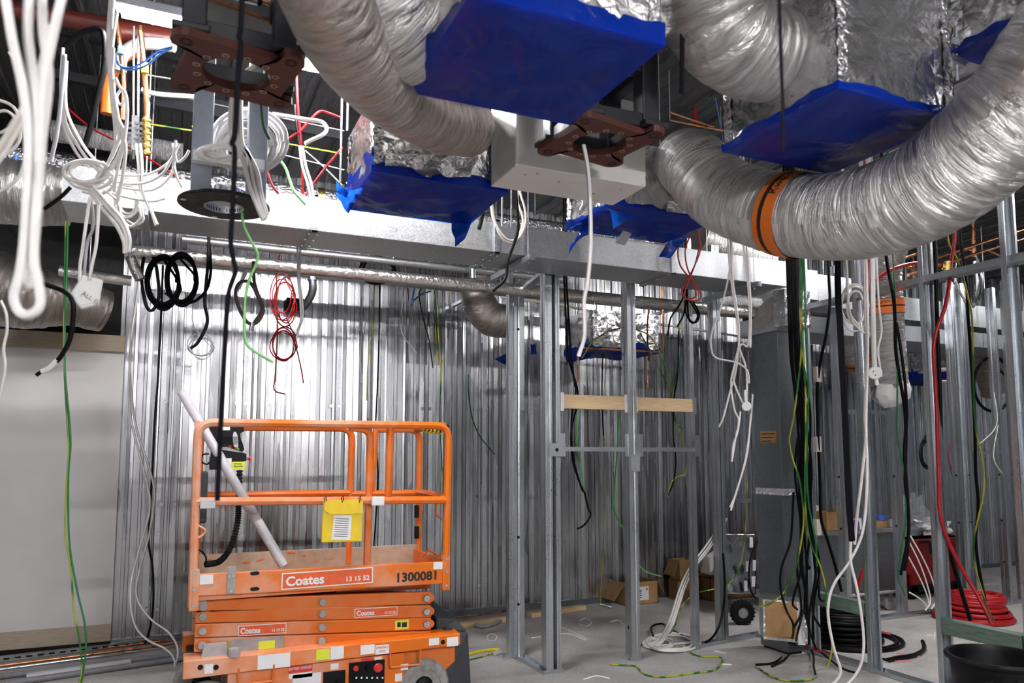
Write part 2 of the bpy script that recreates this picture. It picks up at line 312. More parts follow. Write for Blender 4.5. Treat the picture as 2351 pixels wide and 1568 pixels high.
for i, (x0, x1, y, z, k) in enumerate(LAMPS):
    t = thing('batten_light', LAMPN[i], 'light', ((x0 + x1) / 2, y, z), 'fluorescent batten lights')
    MB().box(x0, x1, y - .05, y + .05, z, z + .05).build('housing', 'lamp_body', t, bevel=.008)
    MB().box(x0 + .03, x1 - .03, y - .035, y + .035, z - .028, z - .001).build('diffuser', 'tube%d' % i, t)
    for xx in (x0 + .2, x1 - .2): MB().cyl((xx, y, z + .05), (xx, y, ZC), .004, 6).build('hanger_rod', 'galv', t)
# ---------------------------------------------------------------- partitions
def stud_mb(mb, x, y, z0, z1, face='y', w=.064, fl=.036, sgn=1, open_=1):
    # lipped channel; web along y (face 'y') or along x (face 'x')
    h, t = w / 2, fl
    pf = [(t, -h + .008), (t, -h), (t * .55, -h), (t * .5, -h + .003), (t * .45, -h), (0, -h), (0, -h * .3), (.003, 0), (0, h * .3), (0, h), (t * .45, h), (t * .5, h - .003), (t * .55, h), (t, h), (t, h - .008)]
    pf = [(a * open_, b) for a, b in pf]
    if face == 'y': return mb.ext(pf, (x, y, z0), (1, 0, 0), (0, 1, 0), (0, 0, z1 - z0))
    return mb.ext(pf, (x, y, z0), (0, 1, 0), (1, 0, 0), (0, 0, z1 - z0))
def stud(par, x, y, z0=.002, z1=3.6, face='y', w=.064, open_=1, holes=(), name='stud', fl=.036, hx=0):
    o = stud_mb(MB(), x, y, z0, z1, face, w, fl, 1, open_).build(name, 'galv_stud', par, solid=.0012)
    for hz in holes:
        if face == 'y': MB().cyl((x - .002 * open_, y, hz), (x + .003 * open_, y, hz), .012, 12).build('service_hole', 'black_paint', o)
        else: MB().cyl((x, y - .002 * open_, hz), (x, y + .003 * open_, hz), .012, 12).build('service_hole', 'black_paint', o)
    return o
def track(par, p, q, w=.066, h=.03, up_=1, name='track'):
    p, q = np.array(p, float), np.array(q, float); d = q - p; e = d / np.linalg.norm(d); a = np.cross((0, 0, 1), e)
    return MB().ext([(-w / 2, h * up_), (-w / 2, 0), (w / 2, 0), (w / 2, h * up_)], p, a, (0, 0, 1), d).build(name, 'galv_stud', par, solid=.0012)
pc = thing('stud_partition', 'galvanised stud corner frame with dark service holes standing on the open floor', 'partition', (2.55, 5.5, 0))
stud(pc, 2.50, 5.70, z1=3.3, face='y', open_=1, w=.06); stud(pc, 2.60, 5.70, z1=3.02, open_=1, w=.06)
stud(pc, 2.575, 5.655, z1=2.94, face='x', w=.075, open_=1, holes=(.42, .95, 2.65), fl=.034)
stud(pc, 2.575, 5.20, z1=3.3, face='y', w=.085, open_=1, holes=()); stud(pc, 2.70, 5.20, z1=3.3, face='y', w=.085, open_=-1)
stud(pc, 2.61, 5.16, z1=3.3, face='x', w=.05, open_=1)
track(pc, (2.47, 5.7, .001), (2.62, 5.7, .001)); track(pc, (2.585, 5.73, .001), (2.585, 5.15, .001), .07); track(pc, (2.55, 5.2, .001), (2.72, 5.2, .001), .088)
track(pc, (2.6, 5.69, 2.95), (2.6, 5.2, 3.02), .06, name='head_track'); 
b = MB().box(2.6, 2.74, 5.145, 5.15, 1.60, 1.70).build('gusset_plate', 'galv_stud', pc); MB().cyl((2.665, 5.14, 1.65), (2.665, 5.146, 1.65), .014, 12).build('bolt', 'black_paint', b)
pf = thing('stud_partition', 'galvanised stud frame with two pale timber noggings in front of the wall', 'partition', (3.7, 5.3, 0))
for x0, y0, w_, op in ((3.355, 5.26, .09, 1), (4.035, 5.33, .076, 1), (4.36, 5.41, .076, 1), (4.44, 5.41, .076, -1)):
    stud(pf, x0, y0, z1=3.5, face='y', w=w_, open_=op, holes=(.25,) if x0 < 3.4 else ())
stud(pf, 3.40, 5.215, z1=3.5, face='x', w=.07, open_=1, fl=.03)
for xa, xb, y0 in ((3.99, 4.9, 5.36),): track(pf, (xa, y0 - .02, .001), (xb, y0 + .12, .001), .07)
track(pf, (3.34, 5.26, .001), (3.44, 5.26, .001), .092)
for xa, xb in ((2.76, 3.35), (3.44, 4.03)):
    MB().box(xa, xb, 5.24, 5.29, 1.975, 2.085).build('timber_nogging', 'timber', pf, bevel=.003)
    for xx in (xa, xb): MB().box(xx - .016, xx + .016, 5.232, 5.238, 1.955, 2.10).build('nogging_bracket', 'plug_white' if xx < 3.5 else 'galv_stud', pf)
for xa, xb in ((2.72, 3.36), (3.44, 4.05)):
    MB().ext([(0, 0), (0, .034), (.03, .034)], (xa, 5.235, 1.64), (0, 1, 0), (0, 0, 1), (xb - xa, 0, 0)).build('steel_nogging', 'galv_stud', pf, solid=.0015)
    for xx in (xa + .03, xb - .01): MB().box(xx - .025, xx + .03, 5.226, 5.232, 1.6, 1.78).build('nogging_bracket', 'galv_stud', pf)
MB().box(3.37, 3.45, 5.205, 5.21, 1.48, 1.62).build('splice_plate', 'steel_light', pf)
MB().ext([(0, 0), (0, .03), (.03, .03)], (4.46, 5.41, 1.19), (0, 1, 0), (0, 0, 1), (.3, 0, 0)).build('steel_nogging', 'galv_stud', pf, solid=.0015)
XR = 4.86
pr_ = thing('stud_partition', 'galvanised stud wall with green timber noggings and a sloping head rail beside the bucket', 'partition', (XR, 4.0, 0))
for y0, zt in ((4.84, 3.6), (4.25, 3.6), (3.67, 3.6), (3.08, 3.6)):
    stud(pr_, XR - .02, y0, z1=zt, face='x', w=.07, open_=-1, holes=(.9, 1.9) if y0 > 4 else ())
    stud(pr_, XR + .015, y0 - .035, z1=zt, face='y', w=.04, open_=1, fl=.02)
track(pr_, (XR, 5.5, .001), (XR, 2.4, .001), .092)
track(pr_, (XR, 4.9, 2.83), (XR, 2.9, 2.83), .1, .045, name='head_rail'); track(pr_, (XR, 3.1, 2.82), (XR, 2.4, 2.82), .1, .05, name='head_rail')
for ya, yb in ((4.83, 4.27), (3.66, 3.1), (3.06, 2.5)):
    o = MB().box(XR - .045, XR + .045, yb, ya, .40, .50).build('green_nogging', 'green_timber', pr_, bevel=.003)
pb = thing('stud_partition', 'galvanised stud wall in front of the trolley and the red bin', 'partition', (7.4, 5.5, 0))
for x0, op in ((5.96, 1), (6.72, 1), (7.66, 1), (7.86, -1), (8.36, 1), (8.62, 1)):
    stud(pb, x0, 5.52, z1=3.5, face='y', w=.09, open_=op, holes=(.45, .9, 1.4))
    stud(pb, x0 + .05, 5.49, z1=3.5, face='x', w=.05, open_=1)
track(pb, (5.2, 5.52, .001), (9.6, 5.52, .001), .092)
MB().ext([(0, 0), (0, .04), (.03, .04)], (5.98, 5.47, 2.02), (0, 1, 0), (0, 0, 1), (.72, 0, 0)).build('steel_nogging', 'galv_stud', pb, solid=.0015)
MB().ext([(0, 0), (0, .03), (.03, .03)], (7.9, 5.47, 1.63), (0, 1, 0), (0, 0, 1), (.46, 0, 0)).build('steel_nogging', 'galv_stud', pb, solid=.0015)
# ---------------------------------------------------------------- ducts
dt = thing('air_duct', 'long bright rectangular galvanised duct crossing in front of the steel wall', 'duct', (2, 4.9, 3.0))
ss = [(-.62, .75), (.75, 1.98), (1.98, 3.45), (3.45, 4.62)]
for xa, xb in ss:
    MB().box(xa + .004, xb - .004, 4.71, 5.13, 3.0, 3.212).build('duct_section', 'steel_light', dt, bevel=.004)
for xx in (.75, 1.98, 3.45):
    f = MB()
    for a in ((4.695, 4.712, 2.985, 3.227), (5.128, 5.145, 2.985, 3.227), (4.695, 5.145, 2.985, 3.001), (4.695, 5.145, 3.211, 3.227)): f.box(xx - .02, xx + .02, *a)
    f = f.build('flange', 'galv', dt, bevel=.002)
    for yy in (4.76, 4.9, 5.05): MB().cyl((xx - .03, yy, 2.992), (xx + .03, yy, 2.992), .007, 6).build('bolt', 'chrome', f)
for xx in (2.2, 4.2, -.2):
    MB().box(xx - .02, xx + .02, 4.6, 5.3, 2.945, 2.985).build('support_channel', 'galv', dt)
    for yy in (4.66, 5.24): MB().cyl((xx, yy, 2.93), (xx, yy, ZC), .005, 6).build('hanger_rod', 'galv', dt)
rd = thing('air_duct', 'tall dark grey riser duct with a brown paper label and foil elbow on top', 'duct', (4.68, 5.12, 0))
RX0, RX1, RY0, RY1 = 4.60, 4.77, 4.85, 5.16
for za, zb in ((.02, 1.30), (1.31, 2.66)): MB().box(RX0, RX1, RY0, RY1, za, zb).build('riser_section', 'galv_dull', rd, bevel=.004)
MB().box(RX0 - .003, RX1 + .003, RY0 - .003, RY1 + .003, 1.28, 1.335).build('joint_tape', 'foil_bright', rd)
MB().box(RX0 - .012, RX1 + .012, RY0 - .012, RY1 + .012, 2.655, 2.685).build('flange', 'galv', rd)
def elb(u, v):
    a = u * math.pi / 2; return (RX0 + (RX1 - RX0) * v, RY0 + (RY1 - RY0) * math.cos(a), 2.685 + .27 * math.sin(a))
e = MB(); e.grid(elb, 12, 1)
for v in (0, 1):
    P = [elb(i / 12, v) for i in range(13)] + [(RX0 + (RX1 - RX0) * v, RY0, 2.685)]; e.add(P, [tuple(range(len(P)))])
e.build('elbow', 'foil_pipe', rd, smooth=30)
MB().box(RX0 - .012, RX1 + .1, RY0 - .11, RY0 + .02, 2.68, 2.99).build('duct_collar', 'foil', rd)
p = W(1746, 990, 'X%.3f' % RX0); q = W(1784, 1016, 'X%.3f' % RX0)
lb = MB().box(RX0 - .004, RX0, q[1], p[1], q[2], p[2]).build('paper_label', 'cardboard', rd)
for k in range(3): MB().box(RX0 - .0055, RX0 - .004, q[1] + .02 + .02 * k, p[1] - .015, p[2] - .03 - .03 * k, p[2] - .022 - .03 * k).build('print_line', 'ink', lb)
# base unit of the riser: tilted stub with a cardboard face
bx = MB().hexa([(4.33, 4.82, .16), (4.63, 4.66, .13), (4.75, 4.93, .13), (4.45, 5.0, .16), (4.33, 4.82, .47), (4.63, 4.66, .45), (4.75, 4.93, .46), (4.45, 5.0, .48)])
bx.build('stub_collar', 'foil_pipe', rd)
MB().hexa([(4.345, 4.805, .18), (4.565, 4.69, .16), (4.57, 4.70, .16), (4.35, 4.815, .18), (4.345, 4.805, .455), (4.565, 4.69, .435), (4.57, 4.70, .435), (4.35, 4.815, .455)]).build('cardboard_cover', 'cardboard', rd)
MB().hexa([(4.56, 4.69, .12), (4.61, 4.665, .12), (4.615, 4.675, .12), (4.565, 4.70, .12), (4.56, 4.69, .45), (4.61, 4.665, .45), (4.615, 4.675, .45), (4.565, 4.70, .45)]).build('tape_strip', 'paper', rd)
MB().box(4.62, 4.76, 4.86, 5.14, 0, .02).build('foot_rail', 'black_paint', rd)
# duct of the far room
d2 = thing('air_duct', 'rectangular galvanised duct with a black gasket band beyond the upright flexible duct', 'duct', (8, 6, 2.9))
MB().box(5.5, 10.6, 5.75, 6.35, 2.86, 3.04).build('lower_section', 'steel_light', d2, bevel=.004); MB().box(5.5, 10.6, 5.78, 6.32, 3.09, 3.36).build('upper_section', 'steel_light', d2, bevel=.004)
MB().box(5.5, 10.6, 5.74, 6.3, 3.035, 3.095).build('gasket_band', 'black_paint', d2)
for xx in (8.0, 10.0):
    for k, (za, zb) in enumerate(((2.78, 3.1), (3.1, 3.4))): MB().box(xx, xx + .05, 5.70, 5.74, za, zb).build('strap_bracket', 'galv', d2)
for xx in (6.2, 8.6): MB().cyl((xx, 5.72, 2.8), (xx, 5.72, ZC), .005, 6).build('hanger_rod', 'galv', d2)
d3 = thing('air_duct', 'lower bright duct stub behind the riser duct elbow', 'duct', (5.3, 5.3, 2.9))
MB().box(5.0, 5.45, 5.2, 5.45, 3.05, 3.33).build('duct_section', 'steel_light', d3, bevel=.004); MB().box(5.45, 6.4, 5.2, 5.45, 3.0, 3.3).build('duct_section', 'steel_light', d3)
# foil pipes along the wall
def pipe(name, label, pts, r, m, cat='pipe', n=14, sm=6, joints=()):
    t = thing(name, label, cat, pts[0]); P = smooth_path(pts, sm) if sm else pts
    MB().tube(P, r, n).build('pipe_run', m, t, smooth=50)
    for (c, ax, rr, ll, mm, nm) in joints:
        ax = np.array(ax, float); c = np.array(c, float); MB().cyl(c - ax * ll / 2, c + ax * ll / 2, rr, n).build(nm, mm, t, smooth=50)
    return t
jj = [((x_, 5.6, 2.97), (1, 0, 0), .052, .03, 'galv', 'pipe_clamp') for x_ in (.35, 2.25, 3.75)]
pipe('insulated_pipe', 'long foil wrapped pipe running below the bright rectangular duct', [(-.3, 5.6, 2.97), (2, 5.6, 2.97), (5.1, 5.6, 2.97)], .048, 'foil_pipe', sm=0, joints=jj)
pipe('insulated_pipe', 'foil wrapped pipe elbow stub turning down at the end of the long pipe', path('300,588 308,612 322,642', 'Y5.44'), .034, 'foil_pipe')
pipe('insulated_pipe', 'short dusty pipe stub left of the foil pipe elbow', [(-.72, 5.6, 2.8), (-.3, 5.6, 2.77)], .035, 'foil_pipe', sm=0, joints=[((-.55, 5.6, 3.55), (0, 0, 1), .005, 1.5, 'galv', 'hanger_rod')])
pipe('steel_conduit', 'light galvanised pipe parallel above the long foil wrapped pipe', [(.0, 6.0, 3.2), (3.2, 6.0, 3.2)], .03, 'steel_light', sm=0, joints=[((x_, 6.0, 3.75), (0, 0, 1), .006, 1.1, 'galv', 'hanger_rod') for x_ in (.3, 1.6, 2.9)])
pipe('round_duct', 'slim foil spiral duct lying behind the bright rectangular duct', [(-1.2, 5.9, 3.62), (2, 5.9, 3.62), (4.4, 5.9, 3.62)], .075, 'foil_bright', 'duct', sm=0, joints=[((x_, 5.9, 3.62), (1, 0, 0), .08, .05, 'brass' if x_ == .98 else 'foil', 'joint_collar') for x_ in (.98, -.2, 2.2)])
tr = thing('cable_tray', 'perforated steel cable tray fixed along the ribbed wall', 'tray', (2, 6.7, 3.1))
MB().ext([(0, .05), (0, 0), (.28, 0), (.28, .05)], (-.3, 6.5, 3.18), (0, 1, 0), (0, 0, 1), (7.5, 0, 0)).build('tray_channel', 'tray_steel', tr, solid=.002)
s0 = MB().box(-.25, -.21, 6.497, 6.499, 3.195, 3.215).build('slot', 'black_paint', tr)
for k in range(1, 60): share(s0, 'slot', (.12 * k, 0, 0), tr)
for xx in (.5, 2.6, 4.8): MB().bar((xx, 6.48, 3.16), (xx, YW - .05, 3.16), .03).build('tray_bracket', 'galv', tr)
ca = thing('corner_conduit', 'thin cream conduit strung with cable ties behind the stud frame', 'conduit', (3, 6.2, 2.9))
P = path('1150,682,Y6.6 1290,700,Y6.6 1450,735,Y6.6 1600,757,Y6.6 1720,776,Y6.6'); MB().tube(P, .013, 8).build('conduit_run', 'cream', ca, smooth=60)
for k in range(9):
    p = P[0] + (P[-1] - P[0]) * (k + .5) / 9; MB().cyl(p + (0, -.016, .02), p + (-.03, -.02, -.12), .003, 5).build('cable_tie', 'black_cable', ca)

p = W(1054, 556, 'Y4.709'); MB().box(p[0] - .012, p[0] + .012, 4.704, 4.709, p[2] - .014, p[2] + .014).build('yellow_tag', 'yellow', dt)
# ---------------------------------------------------------------- scissor lift
YN, YF = 4.70, 5.40
L = thing('scissor_lift', 'dusty orange scissor lift with guard rails parked by the steel wall', 'scissor lift', (.9, 5.05, 0))
def rnd(corners, r, n=5):                  # polyline with rounded corners
    C = [np.array(c, float) for c in corners]; out = [C[0]]
    for i in range(1, len(C) - 1):
        a = C[i - 1] - C[i]; b = C[i + 1] - C[i]; a /= np.linalg.norm(a); b /= np.linalg.norm(b)
        for k in range(n + 1):
            t = k / n; out.append((1 - t) ** 2 * (C[i] + a * r) + 2 * t * (1 - t) * C[i] + t * t * (C[i] + b * r))
    return out + [C[-1]]
def rail(name, pts, w=.038, par=L, m='orange_deep'):
    return MB().tube(pts, w * .64, 8, prof=lambda i, k: 1.0).build(name, m, par, smooth=30)
rail('guard_rail', rnd([(.13, YN, .76), (.125, YN, 1.795), (1.64, YN, 1.80), (1.63, YN, .76)], .09), m='orange')
rail('mid_rail', [(.13, YN, 1.345), (1.62, YN, 1.32)], m='orange')
rail('guard_rail', rnd([(.16, YF, .86), (.16, YF, 1.795), (1.16, YF, 1.80), (1.15, YF, .86)], .09))
rail('guard_rail', rnd([(1.34, YF, 1.795), (1.66, YF, 1.80), (1.66, YF, .86)], .09))
rail('mid_rail', [(.18, YF, 1.345), (1.15, YF, 1.345)]); rail('mid_rail', [(1.15, YF, 1.335), (1.65, YF, 1.335)])
rail('rail_post', rnd([(1.0, YN + .04, 1.78), (1.135, YN + .04, 1.77), (1.125, YN + .04, .90)], .07), m='orange')
rail('rail_post', [(1.255, YN + .01, 1.79), (1.245, YN + .01, 1.33)]); rail('rail_post', [(1.33, YF, 1.8), (1.31, YF, 1.34)], .034)
rail('end_rail', [(.125, YN, 1.78), (.16, YF, 1.78)], m='orange'); rail('end_rail', [(1.6, YN, 1.80), (1.63, YF, 1.80)]); rail('end_rail', rnd([(1.64, YN, 1.33), (1.62, 5.05, 1.345), (1.65, YF, 1.34)], .1))
for xx, za, zb in ((.112, .74, .97), (1.60, .75, .97)):
    o = MB().box(xx, xx + .05, YN - .022, YN + .0, za, zb).build('corner_post', 'orange', L, bevel=.003)
    for zz in (za + .03, za + .12, zb - .02): MB().cyl((xx + .025, YN - .03, zz), (xx + .025, YN - .02, zz), .01, 8).build('bolt', 'galv', o)
# platform
o = MB()
o.hexa([(.14, YN - .012, .82), (1.62, YN - .012, .79), (1.62, YN + .012, .79), (.14, YN + .012, .82), (.14, YN - .012, .94), (1.62, YN - .012, .93), (1.62, YN + .012, .93), (.14, YN + .012, .94)])
toe = o.build('toe_board', 'orange', L, bevel=.004)
MB().box(.14, 1.66, YN + .01, YF - .01, .79, .83).build('platform_deck', 'orange', L)
MB().box(.14, 1.68, YF - .012, YF + .01, .80, .965).build('toe_board', 'tan', L, bevel=.003); MB().box(.13, .15, YN, YF, .8, .95).build('toe_board', 'orange', L); MB().box(1.62, 1.65, YN, YF, .82, .93).build('toe_board', 'orange_deep', L)
for k in range(9):
    xx = .25 + k * .1 + random.uniform(-.03, .03); zz = random.uniform(.88, .95); MB().obox((xx, YF - .0135, zz), (random.uniform(.01, .03), 0, random.uniform(-.01, .01)), (0, 0, .004), (0, .001, 0)).build('paint_patch', 'orange_deep', L)
YT = YN - .0135
def px_plate(a, b, Y, m, name, par=L, th=.003, bevel=0):
    p, q = W(*a, 'Y%.4f' % Y), W(*b, 'Y%.4f' % Y)
    return MB().box(min(p[0], q[0]), max(p[0], q[0]), Y - th, Y, min(p[2], q[2]), max(p[2], q[2])).build(name, m, par, bevel=bevel)
def sign(a, b, Y, txt1, txt2, slope, par=L):
    p, q = W(*a, 'Y%.4f' % Y), W(*b, 'Y%.4f' % Y); w = q[0] - p[0]; h = p[2] - q[2] + slope * w; u = np.array([1, 0, slope]); v = np.array([0, 0, 1.]); o0 = np.array([p[0], Y, p[2] - h])
    pl = MB().prism([(0, 0), (w, 0), (w, h), (0, h)], o0, u, v, (0, -.001, 0)).build('sign_plate', 'paper', par)
    k = .07 * h
    MB().prism([(k, k), (w - k, k), (w - k, h - k), (k, h - k)], o0 + (0, -.001, 0), u, v, (0, -.0006, 0)).build('sign_face', 'logo_red', pl)
    b_ = o0 + (0, -.0018, 0)
    lettering(txt1, b_ + u * w * .045 + v * h * .22, u, v, h * .78, 'paper', pl, width=w * .41, bold=h * .022); lettering(txt2, b_ + u * w * .7 + v * h * .22, u, v, h * .4, 'paper', pl, width=w * .26, bold=h * .01)
sign((647, 1316), (856, 1338), YT, 'Coates', '13 15 52', .010)
lettering('1300081', W(912, 1336, 'Y%.4f' % YT), (1, 0, .0), (0, 0, 1), .077, 'ink', toe, width=.255, bold=.0022)
px_plate((459, 1321), (489, 1340), YT, 'paper', 'blank_sticker', toe); px_plate((995, 1291), (1018, 1306), YT, 'paper', 'blank_sticker', toe)
s_ = px_plate((522, 1301), (540, 1362), YT, 'dusty_grey', 'hinge_strap', toe, .006, .002)
for a in ((527, 1323), (535, 1321), (531, 1357)):
    p = W(*a, 'Y%.4f' % (YT - .006)); MB().cyl(p, p + (0, -.006, 0), .008, 8).build('bolt', 'galv', s_)
for a in ((585, 1316), (585, 1352)):
    p = W(*a, 'Y%.4f' % (YT + .001)); MB().prism([(.018 * math.cos(t) + math.copysign(.008, math.cos(t)), .011 * math.sin(t)) for t in [2 * math.pi * i / 12 for i in range(12)]], p, (1, 0, 0), (0, 0, 1), (0, -.003, 0)).build('slot_hole', 'black_paint', toe)
# scissor arms
zl = [.79, .735, .655, .575]; zr = [.735, .65, .572, .49]
YA = YN + .05
for i in range(4):
    for y0, nm in ((YA, 'near'), (YF - .08, 'far')):
        h = .076
        a = MB().hexa([(.15, y0, zl[i] - h), (1.55, y0, zr[i] - h), (1.55, y0 + .04, zr[i] - h), (.15, y0 + .04, zl[i] - h), (.15, y0, zl[i]), (1.55, y0, zr[i]), (1.55, y0 + .04, zr[i]), (.15, y0 + .04, zl[i])]).build('scissor_arm', 'orange' if i == 3 or i == 2 else 'orange_deep', L, bevel=.006)
        if nm == 'near':
            for xx in (.19, .86, 1.515):
                zc = zl[i] + (zr[i] - zl[i]) * (xx - .15) / 1.4 - h / 2
                MB().prism([(.03 * math.cos(t) + math.copysign(.014, math.cos(t)), .027 * math.sin(t)) for t in [2 * math.pi * k / 16 for k in range(16)]], (xx + .01, y0, zc), (1, 0, 0), (0, 0, 1), (0, -.006, 0)).build('pin_boss', 'orange_deep', a)
                MB().lathe([(0, .016), (.02, .016), (.023, .012), (.023, 0)], (xx, y0 - .005, zc), (0, -1, 0), 16).build('pivot_pin', 'dusty_grey' if xx < 1 else 'galv', a, smooth=40)
MB().hexa([(.95, YA + .06, .76), (1.57, YA + .06, .745), (1.57, YA + .1, .745), (.95, YA + .1, .76), (.95, YA + .06, .80), (1.57, YA + .06, .81), (1.57, YA + .1, .81), (.95, YA + .1, .80)]).build('scissor_arm', 'orange_deep', L, bevel=.006)
px_plate((449, 1376), (474, 1398), YA - .008, 'dusty_grey', 'arm_block', L, .01, .003)
sign((547, 1437), (657, 1453), YA - .0015, 'Coates', '13 15 52', -.02); sign((814, 1398), (912, 1412), YA - .0015, 'Coates', '13 15 52', -.02)
px_plate((907, 1425), (938, 1443), YA - .001, 'sticker_yellow', 'warning_sticker', L); px_plate((912, 1429), (920, 1439), YA - .0045, 'ink', 'warning_symbol', L, .001); px_plate((923, 1429), (934, 1439), YA - .0045, 'ink', 'warning_symbol', L, .001)
px_plate((525, 1471), (552, 1486), YA - .001, 'sticker_yellow', 'warning_sticker', L)
px_plate((528, 1470), (652, 1492), YA - .012, 'dusty_grey', 'arm_guard', L, .004, .002); px_plate((594, 1473), (631, 1488), YA - .0175, 'sticker_yellow', 'warning_sticker', L, .001)
MB().lathe([(0, .045), (.03, .045), (.034, .03), (.036, 0)], (.36, YA - .06, .47), (0, 0, 1), 18).build('beacon_cap', 'dusty_grey', L, smooth=40)
MB().hexa([(.185, YN - .0, .465), (.335, YN - .0, .465), (.335, YN + .04, .465), (.185, YN + .04, .465), (.2, YN + .01, .545), (.32, YN + .01, .545), (.32, YN + .04, .545), (.2, YN + .04, .545)]).build('cable_guard', 'dusty_grey', L, bevel=.003)
# chassis
ch = MB().hexa([(.095, YN - .03, .375), (1.72, YN - .03, .405), (1.72, YN + .1, .405), (.095, YN + .1, .375), (.095, YN - .03, .475), (1.72, YN - .03, .475), (1.72, YN + .1, .485), (.095, YN + .1, .49)]).build('chassis_beam', 'orange', L, bevel=.006)
MB().box(.1, 1.72, YF - .1, YF + .03, .38, .48).build('chassis_beam', 'orange_deep', L); MB().box(.12, 1.7, YN + .1, YF - .1, .36, .42).build('chassis_pan', 'plastic_black', L)
MB().box(.33, 1.36, YN - .005, YF, .10, .385).build('battery_compartment', 'orange', L, bevel=.006)
YC = YN - .031
for a, b, m in (((470, 1526), (489, 1545), 'paper'), ((592, 1505), (666, 1530), 'paper'), ((726, 1492), (757, 1513), 'sticker_yellow'), ((759, 1485), (789, 1511), 'paper'), ((828, 1482), (860, 1500), 'paper'), ((862, 1482), (893, 1500), 'paper'), ((985, 1466), (1008, 1480), 'paper'), ((1026, 1464), (1052, 1482), 'paper')):
    px_plate(a, b, YC, m, 'decal', ch, .001)
lettering('EMERGENCY', W(864, 1490, 'Y%.4f' % (YC - .001)), (1, 0, .02), (0, 0, 1), .016, 'sticker_red', ch, width=.075); lettering('STOP', W(871, 1498, 'Y%.4f' % (YC - .001)), (1, 0, .02), (0, 0, 1), .016, 'sticker_red', ch, width=.036)
for a in ((460, 1532), (496, 1532), (1017, 1474)):
    p = W(*a, 'Y%.4f' % YC); MB().cyl(p + (0, .001, 0), p + (0, -.001, 0), .015, 12).build('hole', 'black_paint', ch)
p = W(876, 1488, 'Y%.4f' % (YC - .0012))
YB = YN - .006
lettering('BATTERY CHARGER', W(664, 1540, 'Y%.4f' % (YB - .0025)), (1, 0, .02), (0, 0, 1), .022, 'paper', ch, width=.13); px_plate((663, 1531), (717, 1541), YB, 'sticker_red', 'decal', ch, .002); px_plate((663, 1541), (717, 1553), YB, 'paper', 'decal', ch, .001); px_plate((672, 1550), (737, 1567), YB, 'paper', 'decal', ch, .001)
for a, b in (((742, 1543), (792, 1590)), ((801, 1522), (882, 1590))): px_plate(a, b, YB, 'plastic_black', 'control_panel', ch, .004, .002)
for (x, y), m, r in (((867, 1532), 'button_red', .028), ((845, 1533), 'black_cable', .018), ((816, 1534), 'button_red', .017), ((778, 1566), 'black_cable', .02)):
    p = W(x, y, 'Y%.4f' % (YB - .004)); MB().lathe([(0, .02), (r * .8, .02), (r, .014), (r, .004), (r * .6, .004), (r * .6, 0)], p, (0, -1, 0), 18).build('push_button', m, ch, smooth=40)
px_plate((829, 1512), (856, 1521), YB, 'sticker_red', 'decal', ch, .001); px_plate((860, 1509), (877, 1519), YB, 'paper', 'decal', ch, .001); px_plate((759, 1524), (777, 1536), YB, 'paper', 'decal', ch, .001); px_plate((920, 1525), (937, 1537), YB, 'paper', 'decal', ch, .001); px_plate((907, 1547), (923, 1563), YB, 'paper', 'decal', ch, .001)
for k in range(6): 
    p = W(818 + 12 * k, 1556, 'Y%.4f' % (YB - .004)); MB().cyl(p, p + (0, -.004, 0), .006, 8).build('indicator', 'paper', ch)
for a, b in (((548, 1534), (628, 1563)), ((896, 1497), (965, 1525))):
    p, q = W(*a, 'Y%.4f' % (YN - .03)), W(*b, 'Y%.4f' % (YN - .03))
    MB().tube(rnd([(p[0], YN - .03, p[2]), (p[0] + .003, YN - .03, q[2]), (q[0] - .003, YN - .03, q[2]), (q[0], YN - .03, p[2])], .012, 4), .006, 8).build('step_loop', 'orange_deep', ch, smooth=40)
MB().box(1.36, 1.7, YN + .02, YN + .1, .12, .41).build('wheel_arch', 'orange_deep', L)
for xx, yy in ((1.49, YN), (1.49, YF - .08), (.22, YN), (.22, YF - .08)):
    w = MB().lathe([(.06, .004), (.10, -.004), (.105, -.008), (.15, -.01), (.165, .005), (.168, .04), (.165, .075), (.15, .09)], (xx, yy, .168), (0, 1, 0), 28).build('tyre', 'tyre_grey', L, smooth=40)
    MB().lathe([(0, -.03), (.02, -.03), (.025, -.006), (.05, .0), (.06, .012), (.1, .006), (.106, -.01)], (xx, yy, .168), (0, 1, 0), 28).build('wheel_hub', 'plastic_black', w, smooth=30)
MB().hexa([(1.60, YN - .0, .12), (1.82, YN + .02, .1), (1.82, YF, .1), (1.62, YF, .12), (1.64, YN + .06, .50), (1.80, YN + .03, .46), (1.80, YF, .46), (1.64, YF, .50)]).build('end_bumper', 'charcoal', L, bevel=.02)
MB().hexa([(1.6, YN + .1, .46), (1.80, YN + .06, .46), (1.80, YF, .46), (1.6, YF, .46), (1.6, YN + .1, .56), (1.74, YN + .1, .54), (1.72, YF, .60), (1.6, YF, .62)]).build('hood', 'charcoal', L, bevel=.012)
